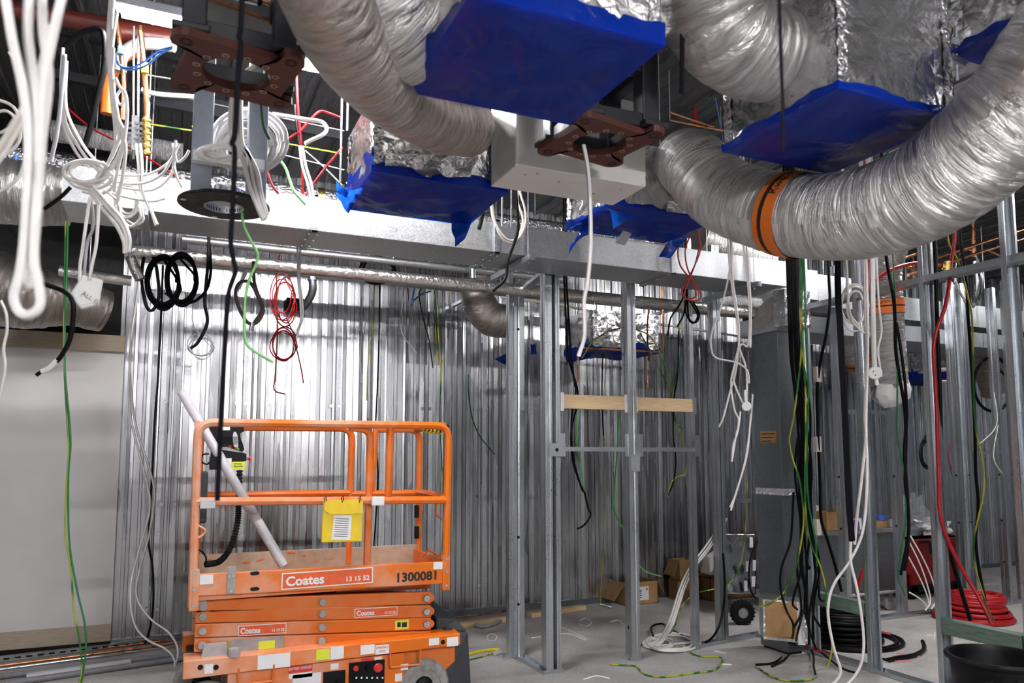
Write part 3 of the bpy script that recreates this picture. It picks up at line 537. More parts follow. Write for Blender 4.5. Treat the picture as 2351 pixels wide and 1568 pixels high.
# platform control box and its coiled lead
YP = 5.12
def poly_px(pts, Y): return [W(x, y, 'Y%.3f' % Y) for x, y in pts]
def px_prism(mb, pts, Y, th):
    A = poly_px(pts, Y); n = len(A); return mb.add(A + [a + (0, th, 0) for a in A], [tuple(range(n)), tuple(range(2 * n - 1, n - 1, -1))] + [(i, i + n, (i + 1) % n + n, (i + 1) % n) for i in range(n)])
cb = px_prism(MB(), [(482, 977), (560, 978), (561, 990), (552, 995), (552, 1005), (558, 1020), (561, 1032), (554, 1040), (535, 1037), (500, 1030), (482, 1020)], YP, .09).build('control_box', 'plastic_black', L)
MB().prism([(.018 * math.cos(t), .052 * math.sin(t) - .02 * math.cos(t)) for t in [2 * math.pi * i / 16 for i in range(16)]], W(541, 1011, 'Y%.3f' % (YP - .002)), (1, 0, 0), (0, 0, 1), (0, .002, 0)).build('hand_opening', 'wall_sheet', cb)
c2 = px_prism(MB(), [(485, 1030), (520, 1028), (566, 1042), (566, 1058), (545, 1062), (485, 1062)], YP - .02, .1).build('control_panel', 'plastic_black', cb); px_prism(MB(), [(488, 1029), (520, 1026), (563, 1040), (530, 1036)], YP - .022, .1).build('panel_face', 'grey_plastic', cb)
for (x, y), m in (((528, 1028), 'button_red'), ((541, 1031), 'button_red'), ((546, 1034), 'green_btn')):
    p = W(x, y, 'Y%.3f' % (YP - .0)); MB().lathe([(0, .014), (.008, .014), (.009, 0)], p, (0, -.3, 1), 10).build('switch', m, cb)
p = W(567, 1053, 'Y%.3f' % YP); MB().lathe([(0, .022), (.016, .022), (.018, .014), (.008, .01), (.008, 0)], p, (1, 0, 0), 14).build('stop_button', 'button_red', cb, smooth=40)
px_plate((533, 1060), (562, 1078), YP - .021, 'sticker_yellow', 'trained_sticker', cb, .002); lettering('ARE YOU', W(537, 1066, 'Y%.3f' % (YP - .0235)), (1, 0, 0), (0, 0, 1), .012, 'ink', cb, width=.05); lettering('TRAINED?', W(536, 1072, 'Y%.3f' % (YP - .0235)), (1, 0, 0), (0, 0, 1), .012, 'ink', cb, width=.058)
px_plate((508, 1052), (531, 1080), YP - .021, 'paper', 'notice', cb, .002); px_plate((510, 977), (528, 988), YP - .001, 'paper', 'notice', cb, .002)
px_plate((481, 1048), (498, 1078), YP - .03, 'plastic_black', 'joystick_bracket', cb, .05); MB().tube(smooth_path(path('483,1060 474,1066 462,1058 466,1044 480,1042', 'Y5.08'), 5), .006, 6).build('wire_guard', 'black_cable', cb, smooth=60)
px_plate((455, 1082), (473, 1200), 5.05, 'charcoal', 'manual_tube', L, .05, .012)
hp = smooth_path(path('550,1080,Y5.1 548,1150,Y5.06 545,1200,Y5.0 530,1255,Y4.95 505,1288,Y4.9 472,1296,Y4.85'), 30)
MB().tube(hp, [.017 + .004 * math.sin(i * 1.9) for i in range(len(hp))], 8).build('coiled_lead', 'rubber', L, smooth=30)
MB().tube(smooth_path(path('472,1296,Y4.85 473,1280,Y4.85 462,1265,Y4.83 450,1262,Y4.8'), 5), .005, 6).build('lead_wire', 'black_cable', L, smooth=60)
MB().tube(smooth_path(path('451,1205 470,1216 466,1228 450,1238', 'Y4.69'), 4), .008, 6).build('lanyard_hook', 'orange', L, smooth=60)
MB().tube(path('968,1278,Y5.0 984,1262,Y5.0 1012,1278,Y5.0'), .008, 6).build('lanyard_hook', 'orange_deep', L, smooth=60)
px_plate((460, 1146), (494, 1167), YN - .025, 'pvc', 'rail_clip', L, .006, .004); px_plate((852, 1140), (880, 1160), YN - .025, 'paper', 'rail_clip', L, .03, .006)
for a, b in (((951, 1160), (961, 1188)), ((951, 1208), (961, 1236))): px_plate(a, b, YF - .03, 'plastic_black', 'gate_hinge', L, .012, .003)
MB().tube(path('1003,1150,Y5.0 1001,1182,Y5.0 1014,1192,Y5.0'), .007, 6).build('gate_latch', 'orange_deep', L, smooth=60); px_plate((1018, 1155), (1026, 1200), 4.95, 'galv', 'latch_plate', L, .02)
# caution foam and grip
P = path('970,985,Y4.78 1013,991,Y4.78'); t_ = MB().tube(P, .02, 12).build('caution_pad', 'yellow', L, smooth=60)
for k in range(5):
    p = P[0] + (P[1] - P[0]) * (k + .5) / 5; MB().tube([p + (-.004, 0, .006), p + (.006, 0, -.006)], .0206, 12).build('caution_stripe', 'ink', t_)
MB().tube(path('1010,984,Y4.85 1026,982,Y4.78'), .022, 12).build('rail_cap', 'rubber', L, smooth=60)
# yellow document pouch tied to the mid rail
po = thing('document_pouch', 'yellow document pouch hanging on the mid rail of the orange lift', 'pouch', W(785, 1240, 'Y4.66'))
px_prism(MB(), [(743, 1150), (834, 1150), (831, 1243), (738, 1246)], 4.655, .02).build('pouch_body', 'pouch_yellow', po, bevel=.004)
fl_ = px_prism(MB(), [(744, 1149), (832, 1146), (833, 1178), (800, 1181), (757, 1180), (745, 1172)], 4.645, .004).build('pouch_flap', 'sticker_yellow', po); fl_.data.materials[0] = M['pouch_yellow']
px_prism(MB(), [(767, 1182), (808, 1183), (804, 1240), (761, 1239)], 4.652, .002).build('paper_sheet', 'paper', po)
for k in range(9): px_prism(MB(), [(770 - k * .4, 1190 + k * 5), (801 - k * .4, 1191 + k * 5), (801 - k * .4, 1192.4 + k * 5), (770 - k * .4, 1191.4 + k * 5)], 4.6515, .0004).build('text_line', 'grey_plastic', po)
for x in (746, 786, 826): MB().tube(path('%d,1154 %d,1142 %d,1138 %d,1150' % (x, x - 2, x + 2, x + 3), 'Y4.645'), .003, 5).build('cable_tie', 'black_cable', po)
# grey plastic pipe leaning in the lift
g = thing('plastic_pipe', 'long grey plastic pipe leaning diagonally inside the orange lift basket', 'pipe', W(650, 1295, 'Y4.9'))
pa, pb_ = W(417, 900, 'Y5.2'), W(652, 1300, 'Y4.85'); d_ = (pb_ - pa)
MB().tube([pa, pa + d_ * .75], .028, 18, caps=False).build('pipe_body', 'pvc', g, smooth=50, solid=.003); MB().tube([pa + d_ * .75, pb_], .030, 18).build('pipe_socket', 'pvc', g, smooth=50)
# ---------------------------------------------------------------- plenum boxes, flexible ducts, pendant frames
def wav(seed, amps, k):
    rr = random.Random(seed); return [(rr.uniform(-k, k), rr.uniform(-k, k), rr.uniform(-k, k), rr.uniform(0, 6.28), amps) for _ in range(10)]
def wob(p, ws): return sum(a * math.sin(kx * p[0] + ky * p[1] + kz * p[2] + ph) for kx, ky, kz, ph, a in ws)
def crumple_box(x0, x1, y0, y1, z0, z1, seed, amp=.0025, n=14):
    mb = MB(); ws = wav(seed, amp, 40) + wav(seed + 1, amp * .5, 110)
    def face(o, u, v, nrm):
        o, u, v, nrm = map(lambda q: np.array(q, float), (o, u, v, nrm))
        def f(a, b):
            p = o + u * a + v * b; e = min(a, 1 - a, b, 1 - b); return p + nrm * (wob(p, ws) * min(1, e * 8))
        mb.grid(f, n, n)
    dx, dy, dz = x1 - x0, y1 - y0, z1 - z0
    face((x0, y0, z0), (dx, 0, 0), (0, 0, dz), (0, -1, 0)); face((x1, y1, z0), (-dx, 0, 0), (0, 0, dz), (0, 1, 0)); face((x0, y1, z0), (0, -dy, 0), (0, 0, dz), (-1, 0, 0)); face((x1, y0, z0), (0, dy, 0), (0, 0, dz), (1, 0, 0)); face((x0, y0, z1), (dx, 0, 0), (0, dy, 0), (0, 0, 1))
    return mb
def film_cover(t, x0, x1, y0, y1, z, seed, sk=(.05, .05, .05, .05), sag=.02, amp=.003, rag=.03, name='plastic_cover'):
    mb = MB(); ws = wav(seed, amp, 22) + wav(seed + 2, amp * .4, 70); rr = random.Random(seed); rg = [(rr.uniform(8, 40), rr.uniform(0, 6.3)) for _ in range(5)]
    e = .012
    X0, X1, Y0, Y1 = x0 - e, x1 + e, y0 - e, y1 + e
    def bot(a, b):
        p = np.array([X0 + (X1 - X0) * a, Y0 + (Y1 - Y0) * b, z]); m = min(a, 1 - a, b, 1 - b)
        p[2] += (wob(p, ws) - sag * math.sin(math.pi * a) * math.sin(math.pi * b) * 1.2) * min(1, m * 5) - .004; return p
    mb.grid(bot, 22, 22)
    for (o, d, nrm, h) in (((X0, Y0), (X1 - X0, 0), (0, -1), sk[0]), ((X1, Y0), (0, Y1 - Y0), (1, 0), sk[1]), ((X1, Y1), (X0 - X1, 0), (0, 1), sk[2]), ((X0, Y1), (0, Y0 - Y1), (-1, 0), sk[3])):
        def f(a, b, o=o, d=d, nrm=nrm, h=h):
            hh = h + rag * sum(math.sin(k * a + ph) for k, ph in rg) / 5
            p = np.array([o[0] + d[0] * a, o[1] + d[1] * a, z - .004 + hh * b]); w = wob(p, ws) * 1.6 * min(1, min(a, 1 - a) * 6) * b
            return p + np.array([nrm[0] * w, nrm[1] * w, 0])
        mb.grid(f, 24, 4)
    return mb.build(name, 'film', t, smooth=50)
def plenum(label, x0, x1, y0, y1, z0, z1, seed, m='foil', **kw):
    t = thing('plenum_box', label, 'plenum box', ((x0 + x1) / 2, (y0 + y1) / 2, z0))
    crumple_box(x0, x1, y0, y1, z0 + .015, z1, seed).build('box_body', m, t, smooth=35)
    MB().box(x0 + .012, x1 - .012, y0 + .012, y1 - .012, z0 + .04, z0 + .048).build('box_liner', 'black_paint', t)
    for i, (xx, yy) in enumerate(((x0, y0), (x1, y0), (x0, y1))):
        ws = wav(seed + 9 + i, .0015, 90); mb = MB()
        for dx_, dy_ in ((1 if xx == x0 else -1, 0), (0, 1 if yy == y0 else -1)):
            nx, ny = (0, -1 if yy == y0 else 1) if dx_ else (-1 if xx == x0 else 1, 0)
            mb.grid(lambda a, b: (xx + dx_ * .05 * a + nx * (.004 + wob((a, b, xx), ws)), yy + dy_ * .05 * a + ny * (.004 + wob((a, b, yy), ws)), z0 + .02 + (z1 - z0 - .03) * b), 3, 24)
        mb.build('corner_tape', 'foil_bright', t, smooth=50)
    for xx, yy in ((x0 + .06, y0 + .06), (x1 - .06, y1 - .06)): MB().cyl((xx, yy, z1 - .01), (xx, yy, ZC), .004, 6).build('hanger_rod', 'galv', t)
    film_cover(t, x0, x1, y0, y1, z0, seed, **kw); return t
B1 = plenum('foil plenum box with the largest blue film cover at the top centre', .78, 1.47, 2.05, 2.71, 3.0, 3.6, 11, 'foil_flex', sk=(.075, .06, .05, .05), rag=.015)
B2 = plenum('shiny foil plenum box with blue film cover beside the huge sweeping flexible duct', 2.27, 2.92, 2.03, 2.68, 3.0, 3.6, 21, sk=(.035, .04, .04, .035), rag=.008)
B3 = plenum('foil plenum box with torn blue film cover below the matte flexible duct', .85, 1.56, 3.59, 4.2, 3.0, 3.42, 31, sk=(.05, .06, .05, .14), rag=.05, amp=.004)
B4 = plenum('foil plenum box with tattered blue film cover behind the hanging white cable', 2.22, 2.95, 3.6, 4.12, 3.03, 3.42, 41, sk=(.03, .04, .05, .03), rag=.03, amp=.006)
B5 = plenum('small foil plenum box with blue film cover at the far wall behind the studs', 3.6, 4.35, 6.2, 6.75, 2.62, 3.0, 51, sk=(.06, .05, .05, .08), rag=.06, amp=.006)
B6 = plenum('foil plenum box with dark blue film cover in the top corner beside green cables', 3.05, 3.75, 1.72, 2.1, 3.35, 3.8, 61, sk=(.03, .03, .03, .03), rag=.01)
B7 = plenum('plenum box with blue film cover in the far room beyond the upright flexible duct', 8.3, 9.0, 6.5, 6.95, 2.55, 2.95, 71, sk=(.1, .06, .06, .08), rag=.09, amp=.006)
def sheetpatch(t, P4, seed, amp=.004, name='film_flap', m='film', nu=10, nv=8, solid=0):
    P4 = [np.array(p, float) for p in P4]; n_ = np.cross(P4[1] - P4[0], P4[3] - P4[0]); n_ /= np.linalg.norm(n_); ws = wav(seed, amp, 60)
    def f(a, b):
        p = P4[0] * (1 - a) * (1 - b) + P4[1] * a * (1 - b) + P4[2] * a * b + P4[3] * (1 - a) * b; return p + n_ * wob(p, ws)
    return MB().grid(f, nu, nv).build(name, m, t, smooth=50, solid=solid)
sheetpatch(B3, path('1035,505,Y4.19 1082,510,Y4.19 1068,548,Y4.17 1046,566,Y4.17'), 3)
sheetpatch(B3, path('800,490,Y4.21 838,430,Y3.8 800,432,Y3.8 768,446,Y4.1'), 4); sheetpatch(B3, path('770,418,Y3.9 800,440,Y3.9 796,455,Y3.9 775,440,Y3.9'), 5)
sheetpatch(B3, path('1080,515,Y4.2 1165,440,Y3.6 1170,412,Y3.58 1120,388,Y3.58'), 6)
sheetpatch(B4, path('1340,510,Y4.0 1380,522,Y3.9 1310,560,Y4.1 1302,594,Y4.12'), 7); sheetpatch(B4, path('1392,478,Y3.59 1480,498,Y3.59 1440,505,Y3.58 1410,524,Y3.58'), 8)
sheetpatch(B4, path('1535,545,Y4.13 1580,540,Y4.13 1540,592,Y4.13 1512,590,Y4.13'), 9); sheetpatch(B4, path('1560,470,Y3.58 1590,500,Y3.6 1662,518,Y3.7 1630,480,Y3.6'), 10)
sheetpatch(B4, path('1412,557,Y3.98 1432,527,Y3.98 1451,536,Y3.98 1434,564,Y3.98'), 12, .001, 'paper_scrap', 'paper', 3, 3)
sheetpatch(B5, path('1135,825,Y6.15 1175,805,Y6.15 1190,828,Y6.15 1160,838,Y6.15'), 14); sheetpatch(B5, path('1218,790,Y6.15 1230,790,Y6.15 1232,815,Y6.15 1218,815,Y6.15'), 15); sheetpatch(B5, path('1300,812,Y6.15 1366,806,Y6.15 1348,824,Y6.15 1300,834,Y6.15'), 16)
sheetpatch(B3, path('885,345,Y3.56 1030,350,Y3.56 1030,388,Y3.55 885,378,Y3.55'), 17, .004, 'foil_tape', 'foil_bright'); sheetpatch(B3, path('920,355,Y3.54 1095,362,Y3.54 1072,414,Y3.53 940,382,Y3.54'), 18, .01, 'foil_tape', 'foil_bright', 16, 10)
sheetpatch(B4, path('1536,462,Y3.57 1620,468,Y3.57 1620,494,Y3.56 1530,486,Y3.57'), 19, .003, 'foil_tape', 'foil_bright')
def set_uv(o, nu, per):
    me = o.data; uv = me.uv_layers.new(name='uv')
    for p in me.polygons:
        ks = [me.loops[l].vertex_index for l in p.loop_indices]
        if len(ks) > 4: continue
        us = [k % nu / nu for k in ks]; w = max(us) - min(us) > .5
        for l, k, u in zip(p.loop_indices, ks, us): uv.data[l].uv = ((u + 1 if w and u < .5 else u), k // nu * per)
def uvfoil(name, col, rough, strength, su, sv, tint=.75, dist=.02):
    m, t, b = nt(name); b.inputs['Metallic'].default_value = .9; b.inputs['Roughness'].default_value = rough
    u = ND(t, 'ShaderNodeUVMap', uv_map='uv'); mp = ND(t, 'ShaderNodeMapping'); mp.inputs['Scale'].default_value = (su, sv, 1); mp.inputs['Rotation'].default_value = (0, 0, .12); t.links.new(u.outputs[0], mp.inputs[0])
    n = ND(t, 'ShaderNodeTexNoise', Scale=1., Detail=6., Roughness=.62, Distortion=.8); t.links.new(mp.outputs[0], n.inputs['Vector'])
    ab = ND(t, 'ShaderNodeMath', operation='SUBTRACT'); t.links.new(n.outputs[0], ab.inputs[0]); ab.inputs[1].default_value = .5
    a2 = ND(t, 'ShaderNodeMath', operation='ABSOLUTE'); t.links.new(ab.outputs[0], a2.inputs[0])
    bp = ND(t, 'ShaderNodeBump', Strength=strength, Distance=dist, invert=True); t.links.new(a2.outputs[0], bp.inputs['Height']); t.links.new(bp.outputs[0], b.inputs['Normal'])
    t.links.new(ramp(t, n.outputs[0], [(.35, tuple(c * tint for c in col)), (.6, col)]), b.inputs['Base Color'])
uvfoil('flex_skin', (.82, .8, .79), .3, 1., 5, 34, .6, .05); uvfoil('flex_matte', (.5, .45, .41), .42, .8, 5, 30, .65, .04); uvfoil('flex_bright', (.9, .9, .91), .2, 1., 7, 50, .6, .05)
M['flex_bright'].node_tree.nodes['Principled BSDF'].inputs['Metallic'].default_value = .6
def flex(label, ctrl, r, m='flex_skin', nu=56, step=.012, seed=1, amp=.028, ridge=.004, name='flexible_duct', pitch=.05, parent=None):
    P = smooth_path(ctrl, 40); seg = [0]
    for a, b in zip(P, P[1:]): seg.append(seg[-1] + np.linalg.norm(b - a))
    n = max(8, int(seg[-1] / step)); Q = []; A = np.array(P)
    for i in range(n + 1):
        s_ = seg[-1] * i / n; Q.append(np.array([np.interp(s_, seg, A[:, k]) for k in range(3)]))
    rr = random.Random(seed); T = [(rr.randint(1, 4) * rr.choice([-1, 1]), rr.uniform(25, 95), rr.uniform(0, 6.3), rr.uniform(.4, 1)) for _ in range(7)] + [(rr.randint(1, 3), rr.uniform(2, 9), rr.uniform(0, 6.3), 1.2) for _ in range(3)]
    R = r if hasattr(r, '__len__') else [r, r]
    rad = [float(np.interp(i / n, np.linspace(0, 1, len(R)), R)) for i in range(n + 1)]
    sw = seg[-1] / n
    def prof(i, k):
        th = 2 * math.pi * k / nu; s_ = i * sw
        q = sum(a * (1 - 2 * abs(math.sin(.5 * (m_ * th + ks * s_ + ph)))) for m_, ks, ph, a in T) / 6
        return 1 + amp * q + ridge * math.sin(2 * math.pi * s_ / pitch + th)
    t = parent or thing(name, label, 'flexible duct', ctrl[0])
    o = MB().tube(Q, rad, nu, prof=prof).build('duct_sleeve', m, t, smooth=60); set_uv(o, nu, sw); return t, Q, rad
def P3(*a): return [np.array(p, float) for p in a]
flex('wide matte flexible duct curving down past the red brown plate to the torn blue box', [W(690, -170, 'D2.2'), W(745, -20, 'D2.35'), W(812, 118, 'D2.65'), W(905, 218, 'D3.05'), W(1005, 278, 'D3.45'), W(1080, 295, 'D3.72')], [.145, .145, .143, .14, .138, .138], 'flex_matte', seed=3)
flex('bright crinkled flexible duct joining the side of the largest blue covered box', [W(800, -190, 'D2.55'), W(845, -60, 'D2.62'), W(900, 30, 'D2.75'), W(975, 85, 'D2.95')], [.25, .25, .24, .19], 'flex_skin', seed=5)
flex('bulging flexible duct elbow rising beside the shiny foil box', [(2.30, 2.36, 3.30), (2.12, 2.36, 3.30), (1.96, 2.33, 3.36), (1.87, 2.28, 3.52), (1.85, 2.2, 3.75), (1.9, 2.1, 4.0)], [.19, .2, .215, .215, .21, .2], 'flex_skin', seed=7, ridge=.003)
t3, Q3, R3 = flex('huge silver flexible duct sweeping across in a low hanging curve', [(2.93, 3.86, 3.24), W(1580, 375, 'D4.45'), W(1660, 445, 'D4.2'), W(1790, 490, 'D3.9'), W(1950, 495, 'D3.55'), W(2100, 450, 'D3.25'), W(2230, 360, 'D3.0'), W(2360, 230, 'D2.8'), W(2480, 60, 'D2.7'), W(2680, -160, 'D2.7')], [.2, .2, .205, .205, .21, .215, .215, .21, .21], 'flex_skin', seed=9)
def band(t, Q, R, i0, i1, m='label_orange', grow=1.035, par=None, name='label_band'):
    return MB().tube(Q[i0:i1 + 1], [r * grow for r in R[i0:i1 + 1]], 40, caps=False).build(name, m, par or t, smooth=60)
def near_i(Q, x, y):
    b, bi = 1e9, 0
    for i, p in enumerate(Q):
        q = p - CP; d = q @ fw; e = (PPX + F * (q @ rt) / d - x) ** 2 + (PPY - F * (q @ up) / d - y) ** 2
        if e < b: b, bi = e, i
    return bi
i0, i1 = near_i(Q3, 1795, 490), near_i(Q3, 1843, 496)
if i1 < i0 + 5: i1 = i0 + 8
bd = band(t3, Q3, R3, i0, i1); im = i0 + (i1 - i0) * 3 // 10; band(t3, Q3, R3, im, im + max(1, (i1 - i0) // 5), 'ink', 1.042, bd, 'band_stripe')
def ring_text(txt, Q, R, i, size, th0, m, par, grow=1.05, flip=1, side=0.):
    d = Q[i + 1] - Q[i - 1]; d /= np.linalg.norm(d); V, fs = text_mesh(txt, size); c = Q[i] + d * side; r = R[i] * grow
    tv = CP - c; tv = tv - d * (tv @ d); tv /= np.linalg.norm(tv); b = np.cross(d, tv) * flip; w = V[:, 0].max()
    out = [c + d * flip * (p[1] - size * .35) + (tv * math.cos(th0 + (p[0] - w / 2) / r) + b * math.sin(th0 + (p[0] - w / 2) / r)) * (r + p[2]) for p in V]
    MB().add(out, fs).build('lettering', m, par)
ring_text('Kwik-Flex', Q3, R3, i0 + (i1 - i0) * 7 // 10, .06, 1.0, 'ink', bd, 1.045, -1)
flex('drooping dull flexible duct hugging the steel wall behind the corner studs', [W(1095, 640, 'Y6.6'), W(1098, 690, 'Y6.6'), W(1125, 730, 'Y6.65'), W(1165, 738, 'Y6.7')], [.15, .16, .17, .165], 'flex_matte', 40, .014, 13)
t5, Q5, R5 = flex('upright shiny flexible duct hanging in the far room with orange band', [W(2048, 560, 'D5.9'), W(2032, 620, 'D5.9'), W(2034, 700, 'D5.9'), W(2040, 800, 'D5.9'), W(2046, 890, 'D5.9')], .125, 'flex_bright', 48, .012, 15, ridge=.02)
i0, i1 = near_i(Q5, 2035, 688), near_i(Q5, 2035, 719); bd = band(t5, Q5, R5, i0, i1, grow=1.06); band(t5, Q5, R5, (i0 + i1) // 2, (i0 + i1) // 2 + 1, 'ink', 1.07, bd, 'band_stripe'); ring_text('Kwik-Flex', Q5, R5, max(i0 + 2, i0 + (i1 - i0) // 4), .032, .1, 'ink', bd, 1.07, 1)
ip = Q5[-1]; MB().tube([ip + (0, 0, .05), ip + (.01, 0, 0), ip + (-.02, 0, -.08), ip + (.0, 0, -.14)], [.12, .135, .13, .06], 28, prof=lambda i, k: 1 + .07 * math.sin(.9 * k + 2 * i) + .05 * math.sin(2.1 * k - i)).build('insulation_wad', 'insulation', t5, smooth=60)
t6, Q6, R6 = flex('foil flexible duct elbow with orange band half hidden behind the studs', [W(1950, 745, 'Y6.3'), W(1955, 790, 'Y6.3'), W(1975, 835, 'Y6.4'), W(2010, 860, 'Y6.5')], .17, 'flex_bright', 40, .014, 17)
i0 = near_i(Q6, 1965, 815); bd = band(t6, Q6, R6, i0, min(len(Q6) - 1, i0 + 6), grow=1.04); band(t6, Q6, R6, i0 + 2, i0 + 3, 'ink', 1.05, bd, 'band_stripe')
flex('short foil duct stub hanging inside the black cable loop', [W(2268, 800, 'Y6.4'), W(2275, 850, 'Y6.4'), W(2285, 905, 'Y6.45')], [.2, .19, .16], 'flex_matte', 36, .016, 19)
flex('crumpled foil duct lump hanging above the pale board wall', [W(-60, 650, 'Y6.6'), W(60, 680, 'Y6.6'), W(160, 690, 'Y6.7'), W(240, 715, 'Y6.8')], [.3, .26, .2, .17], 'flex_matte', 40, .02, 23, amp=.06)
flex('foil wrapped round duct end behind the thick white cable bundle', [W(-80, 430, 'Y5.2'), W(20, 440, 'Y5.2'), W(100, 448, 'Y5.2'), W(160, 455, 'Y5.2')], [.2, .2, .2, .17], 'flex_skin', 40, .02, 25, amp=.05)
flex('thin foil wrapped duct crossing behind the copper pipes', [W(120, 300, 'Y5.6'), W(260, 325, 'Y5.6'), W(420, 352, 'Y5.6')], .07, 'flex_bright', 28, .02, 27)
flex('foil lump resting behind the riser duct under the long duct', [W(1640, 690, 'Y5.9'), W(1700, 694, 'Y5.9'), W(1760, 700, 'Y5.9')], .06, 'flex_bright', 28, .02, 29)
flex('foil duct branch dropping from the ceiling behind the tattered box', [W(1600, 545, 'Y5.6'), W(1680, 575, 'Y5.6'), W(1760, 590, 'Y5.6')], .17, 'flex_skin', 36, .02, 33)
# pale metal box behind the square frame
wbx = thing('control_cabinet', 'pale grey metal cabinet hung behind the dark square frame', 'cabinet', (1.8, 3.4, 3.0))
MB().box(1.46, 2.2, 3.22, 3.55, 3.0, 3.45).build('cabinet_body', 'white_box', wbx, bevel=.006); MB().box(1.452, 1.468, 3.212, 3.226, 3.0, 3.45).build('corner_trim', 'plug_white', wbx)
for a in ((1500, .05), (1.55, .1), (1.6, .06), (1.75, .12), (2.0, .2), (2.1, .08)):
    if a[0] < 10: MB().cyl((a[0], 3.22 + a[1], 3.001), (a[0], 3.22 + a[1], 2.996), .007, 8).build('screw', 'galv', wbx)
# pendant frames
def pframe(label, cx, cy, z):
    t = thing('ceiling_pendant', label, 'pendant', (cx, cy, z)); h = .15; pl = []
    for k, (sx, sy) in enumerate(((1, -1), (1, 1), (-1, 1), (-1, -1))):
        c = np.array([sx * h * 1.12, sy * h * 1.12]); a0 = math.atan2(sy, sx)
        for j in range(7): a = a0 - 1.25 + 2.5 * j / 6; pl.append((c[0] + .055 * math.cos(a), c[1] + .055 * math.sin(a)))
        nx, ny = ((1, 1), (-1, 1), (-1, -1), (1, -1))[k]
        d = .165
        pl += [((d, h - .02)) if k == 0 else ((-h + .02 + 0, d) if k == 1 else ((-d, -h + .02) if k == 2 else (h - .02, -d)))]
    q_ = []
    for i in range(len(pl)):
        a, b = np.array(pl[i]), np.array(pl[(i + 1) % len(pl)]); m_ = max(1, int(np.linalg.norm(b - a) / .02)); q_ += [tuple(a + (b - a) * k / m_) for k in range(m_)]
    pl = q_; n = len(pl); o = MB(); hole = [((.12) * math.cos(2 * math.pi * i / n), (.12) * math.sin(2 * math.pi * i / n)) for i in range(n)]
    A = math.atan2(pl[0][1], pl[0][0]); hole = [((.12) * math.cos(math.atan2(y, x)), (.12) * math.sin(math.atan2(y, x))) for x, y in pl]
    V = [(cx + x, cy + y, zz) for zz in (z, z + .028) for x, y in pl] + [(cx + x, cy + y, zz) for zz in (z, z + .028) for x, y in hole]
    Fs = []
    for i in range(n):
        j = (i + 1) % n; Fs += [(i, j, 2 * n + j, 2 * n + i), (n + i, 3 * n + i, 3 * n + j, n + j), (i, n + i, n + j, j), (2 * n + i, 2 * n + j, 3 * n + j, 3 * n + i)]
    p = o.add(V, Fs).build('base_plate', 'oxide', t)
    for sx in (-1, 1):
        for sy in (-1, 1):
            MB().lathe([(.012, .0), (.022, -.001), (.022, .002)], (cx + sx * h * 1.15, cy + sy * h * 1.15, z - .001), (0, 0, 1), 14).build('lug_hole', 'black_paint', p)
            MB().box(cx + sx * h - .04, cx + sx * h + .04, cy + sy * h - .04, cy + sy * h + .04, z + .028, ZC).build('post', 'dark_steel', t, bevel=.006)
            MB().box(cx + sx * (h + .01) - .06, cx + sx * (h + .01) + .06, cy + sy * (h + .01) - .06, cy + sy * (h + .01) + .06, z + .028, z + .05).build('post_foot', 'dark_steel', t, bevel=.004)
    for k in range(12):
        a = 2 * math.pi * k / 12 + .2; MB().lathe([(.009, -.0012), (.013, -.0012), (.013, .001)], (cx + .14 * math.cos(a), cy + .14 * math.sin(a), z), (0, 0, 1), 12).build('bolt_hole', 'tan', p)
    for zz, hh in ((z + .03, .06), (z + .28, .1)):
        for sy in (-1, 1): MB().box(cx - h, cx + h, cy + sy * h - .03, cy + sy * h + .03, zz, zz + hh).build('cross_rail', 'dark_steel', t, bevel=.004)
        for sx in (-1, 1): MB().box(cx + sx * h - .03, cx + sx * h + .03, cy - h, cy + h, zz, zz + hh).build('cross_rail', 'dark_steel', t, bevel=.004)
    return t
f1 = pframe('dark steel pendant frame with red brown plate and oval opening below the lit batten', .16, 2.86, 3.0)
MB().box(.03, .29, 2.955, 2.965, 3.2, 3.62).build('reflection_panel', 'plug_white', f1)  # white panel stands in for a bright reflection inside the frame opening
for k, zz in enumerate((3.3, 3.37, 3.44)): MB().bar((.04, 2.93, zz + .02), (.28, 2.93, zz - .02), .012).build('reflected_bar', 'copper', f1)  # copper bars imitate pipes mirrored in that reflection
for k in range(4): MB().cyl((.09 + .05 * k, 2.92, 3.38 - .01 * k), (.09 + .05 * k, 2.955, 3.38 - .01 * k), .008, 8).build('terminal_screw', 'black_paint', f1)
f3 = pframe('dark square pendant frame with red brown plate in front of the pale cabinet', 1.70, 2.85, 3.0)
f2 = thing('ceiling_pendant', 'grey twin post pendant support with black round flange', 'pendant', (.18, 3.82, 2.8))
MB().lathe([(.085, 0), (.205, 0), (.21, .004), (.21, .014), (.205, .018), (.085, .018), (.085, 0)], (.18, 3.82, 2.8), (0, 0, 1), 40).build('round_flange', 'black_paint', f2, smooth=30)
MB().lathe([(.085, -.004), (.092, -.004), (.092, .03), (.085, .03), (.085, -.004)], (.18, 3.82, 2.8), (0, 0, 1), 36).build('flange_collar', 'galv', f2, smooth=30)
for k in range(4): MB().cyl((.18 + .185 * math.cos(k * 1.57 + .2), 3.82 + .185 * math.sin(k * 1.57 + .2), 2.799), (.18 + .185 * math.cos(k * 1.57 + .2), 3.82 + .185 * math.sin(k * 1.57 + .2), 2.819), .014, 12).build('bolt', 'chrome', f2)
for xx in (.07, .315): MB().box(xx - .045, xx + .045, 3.70, 3.79, 2.818, ZC).build('post', 'grey_paint', f2, bevel=.008)
MB().box(.03, .345, 3.65, 3.70, 2.95, 3.0).build('cross_bracket', 'plug_white', f2, bevel=.004)
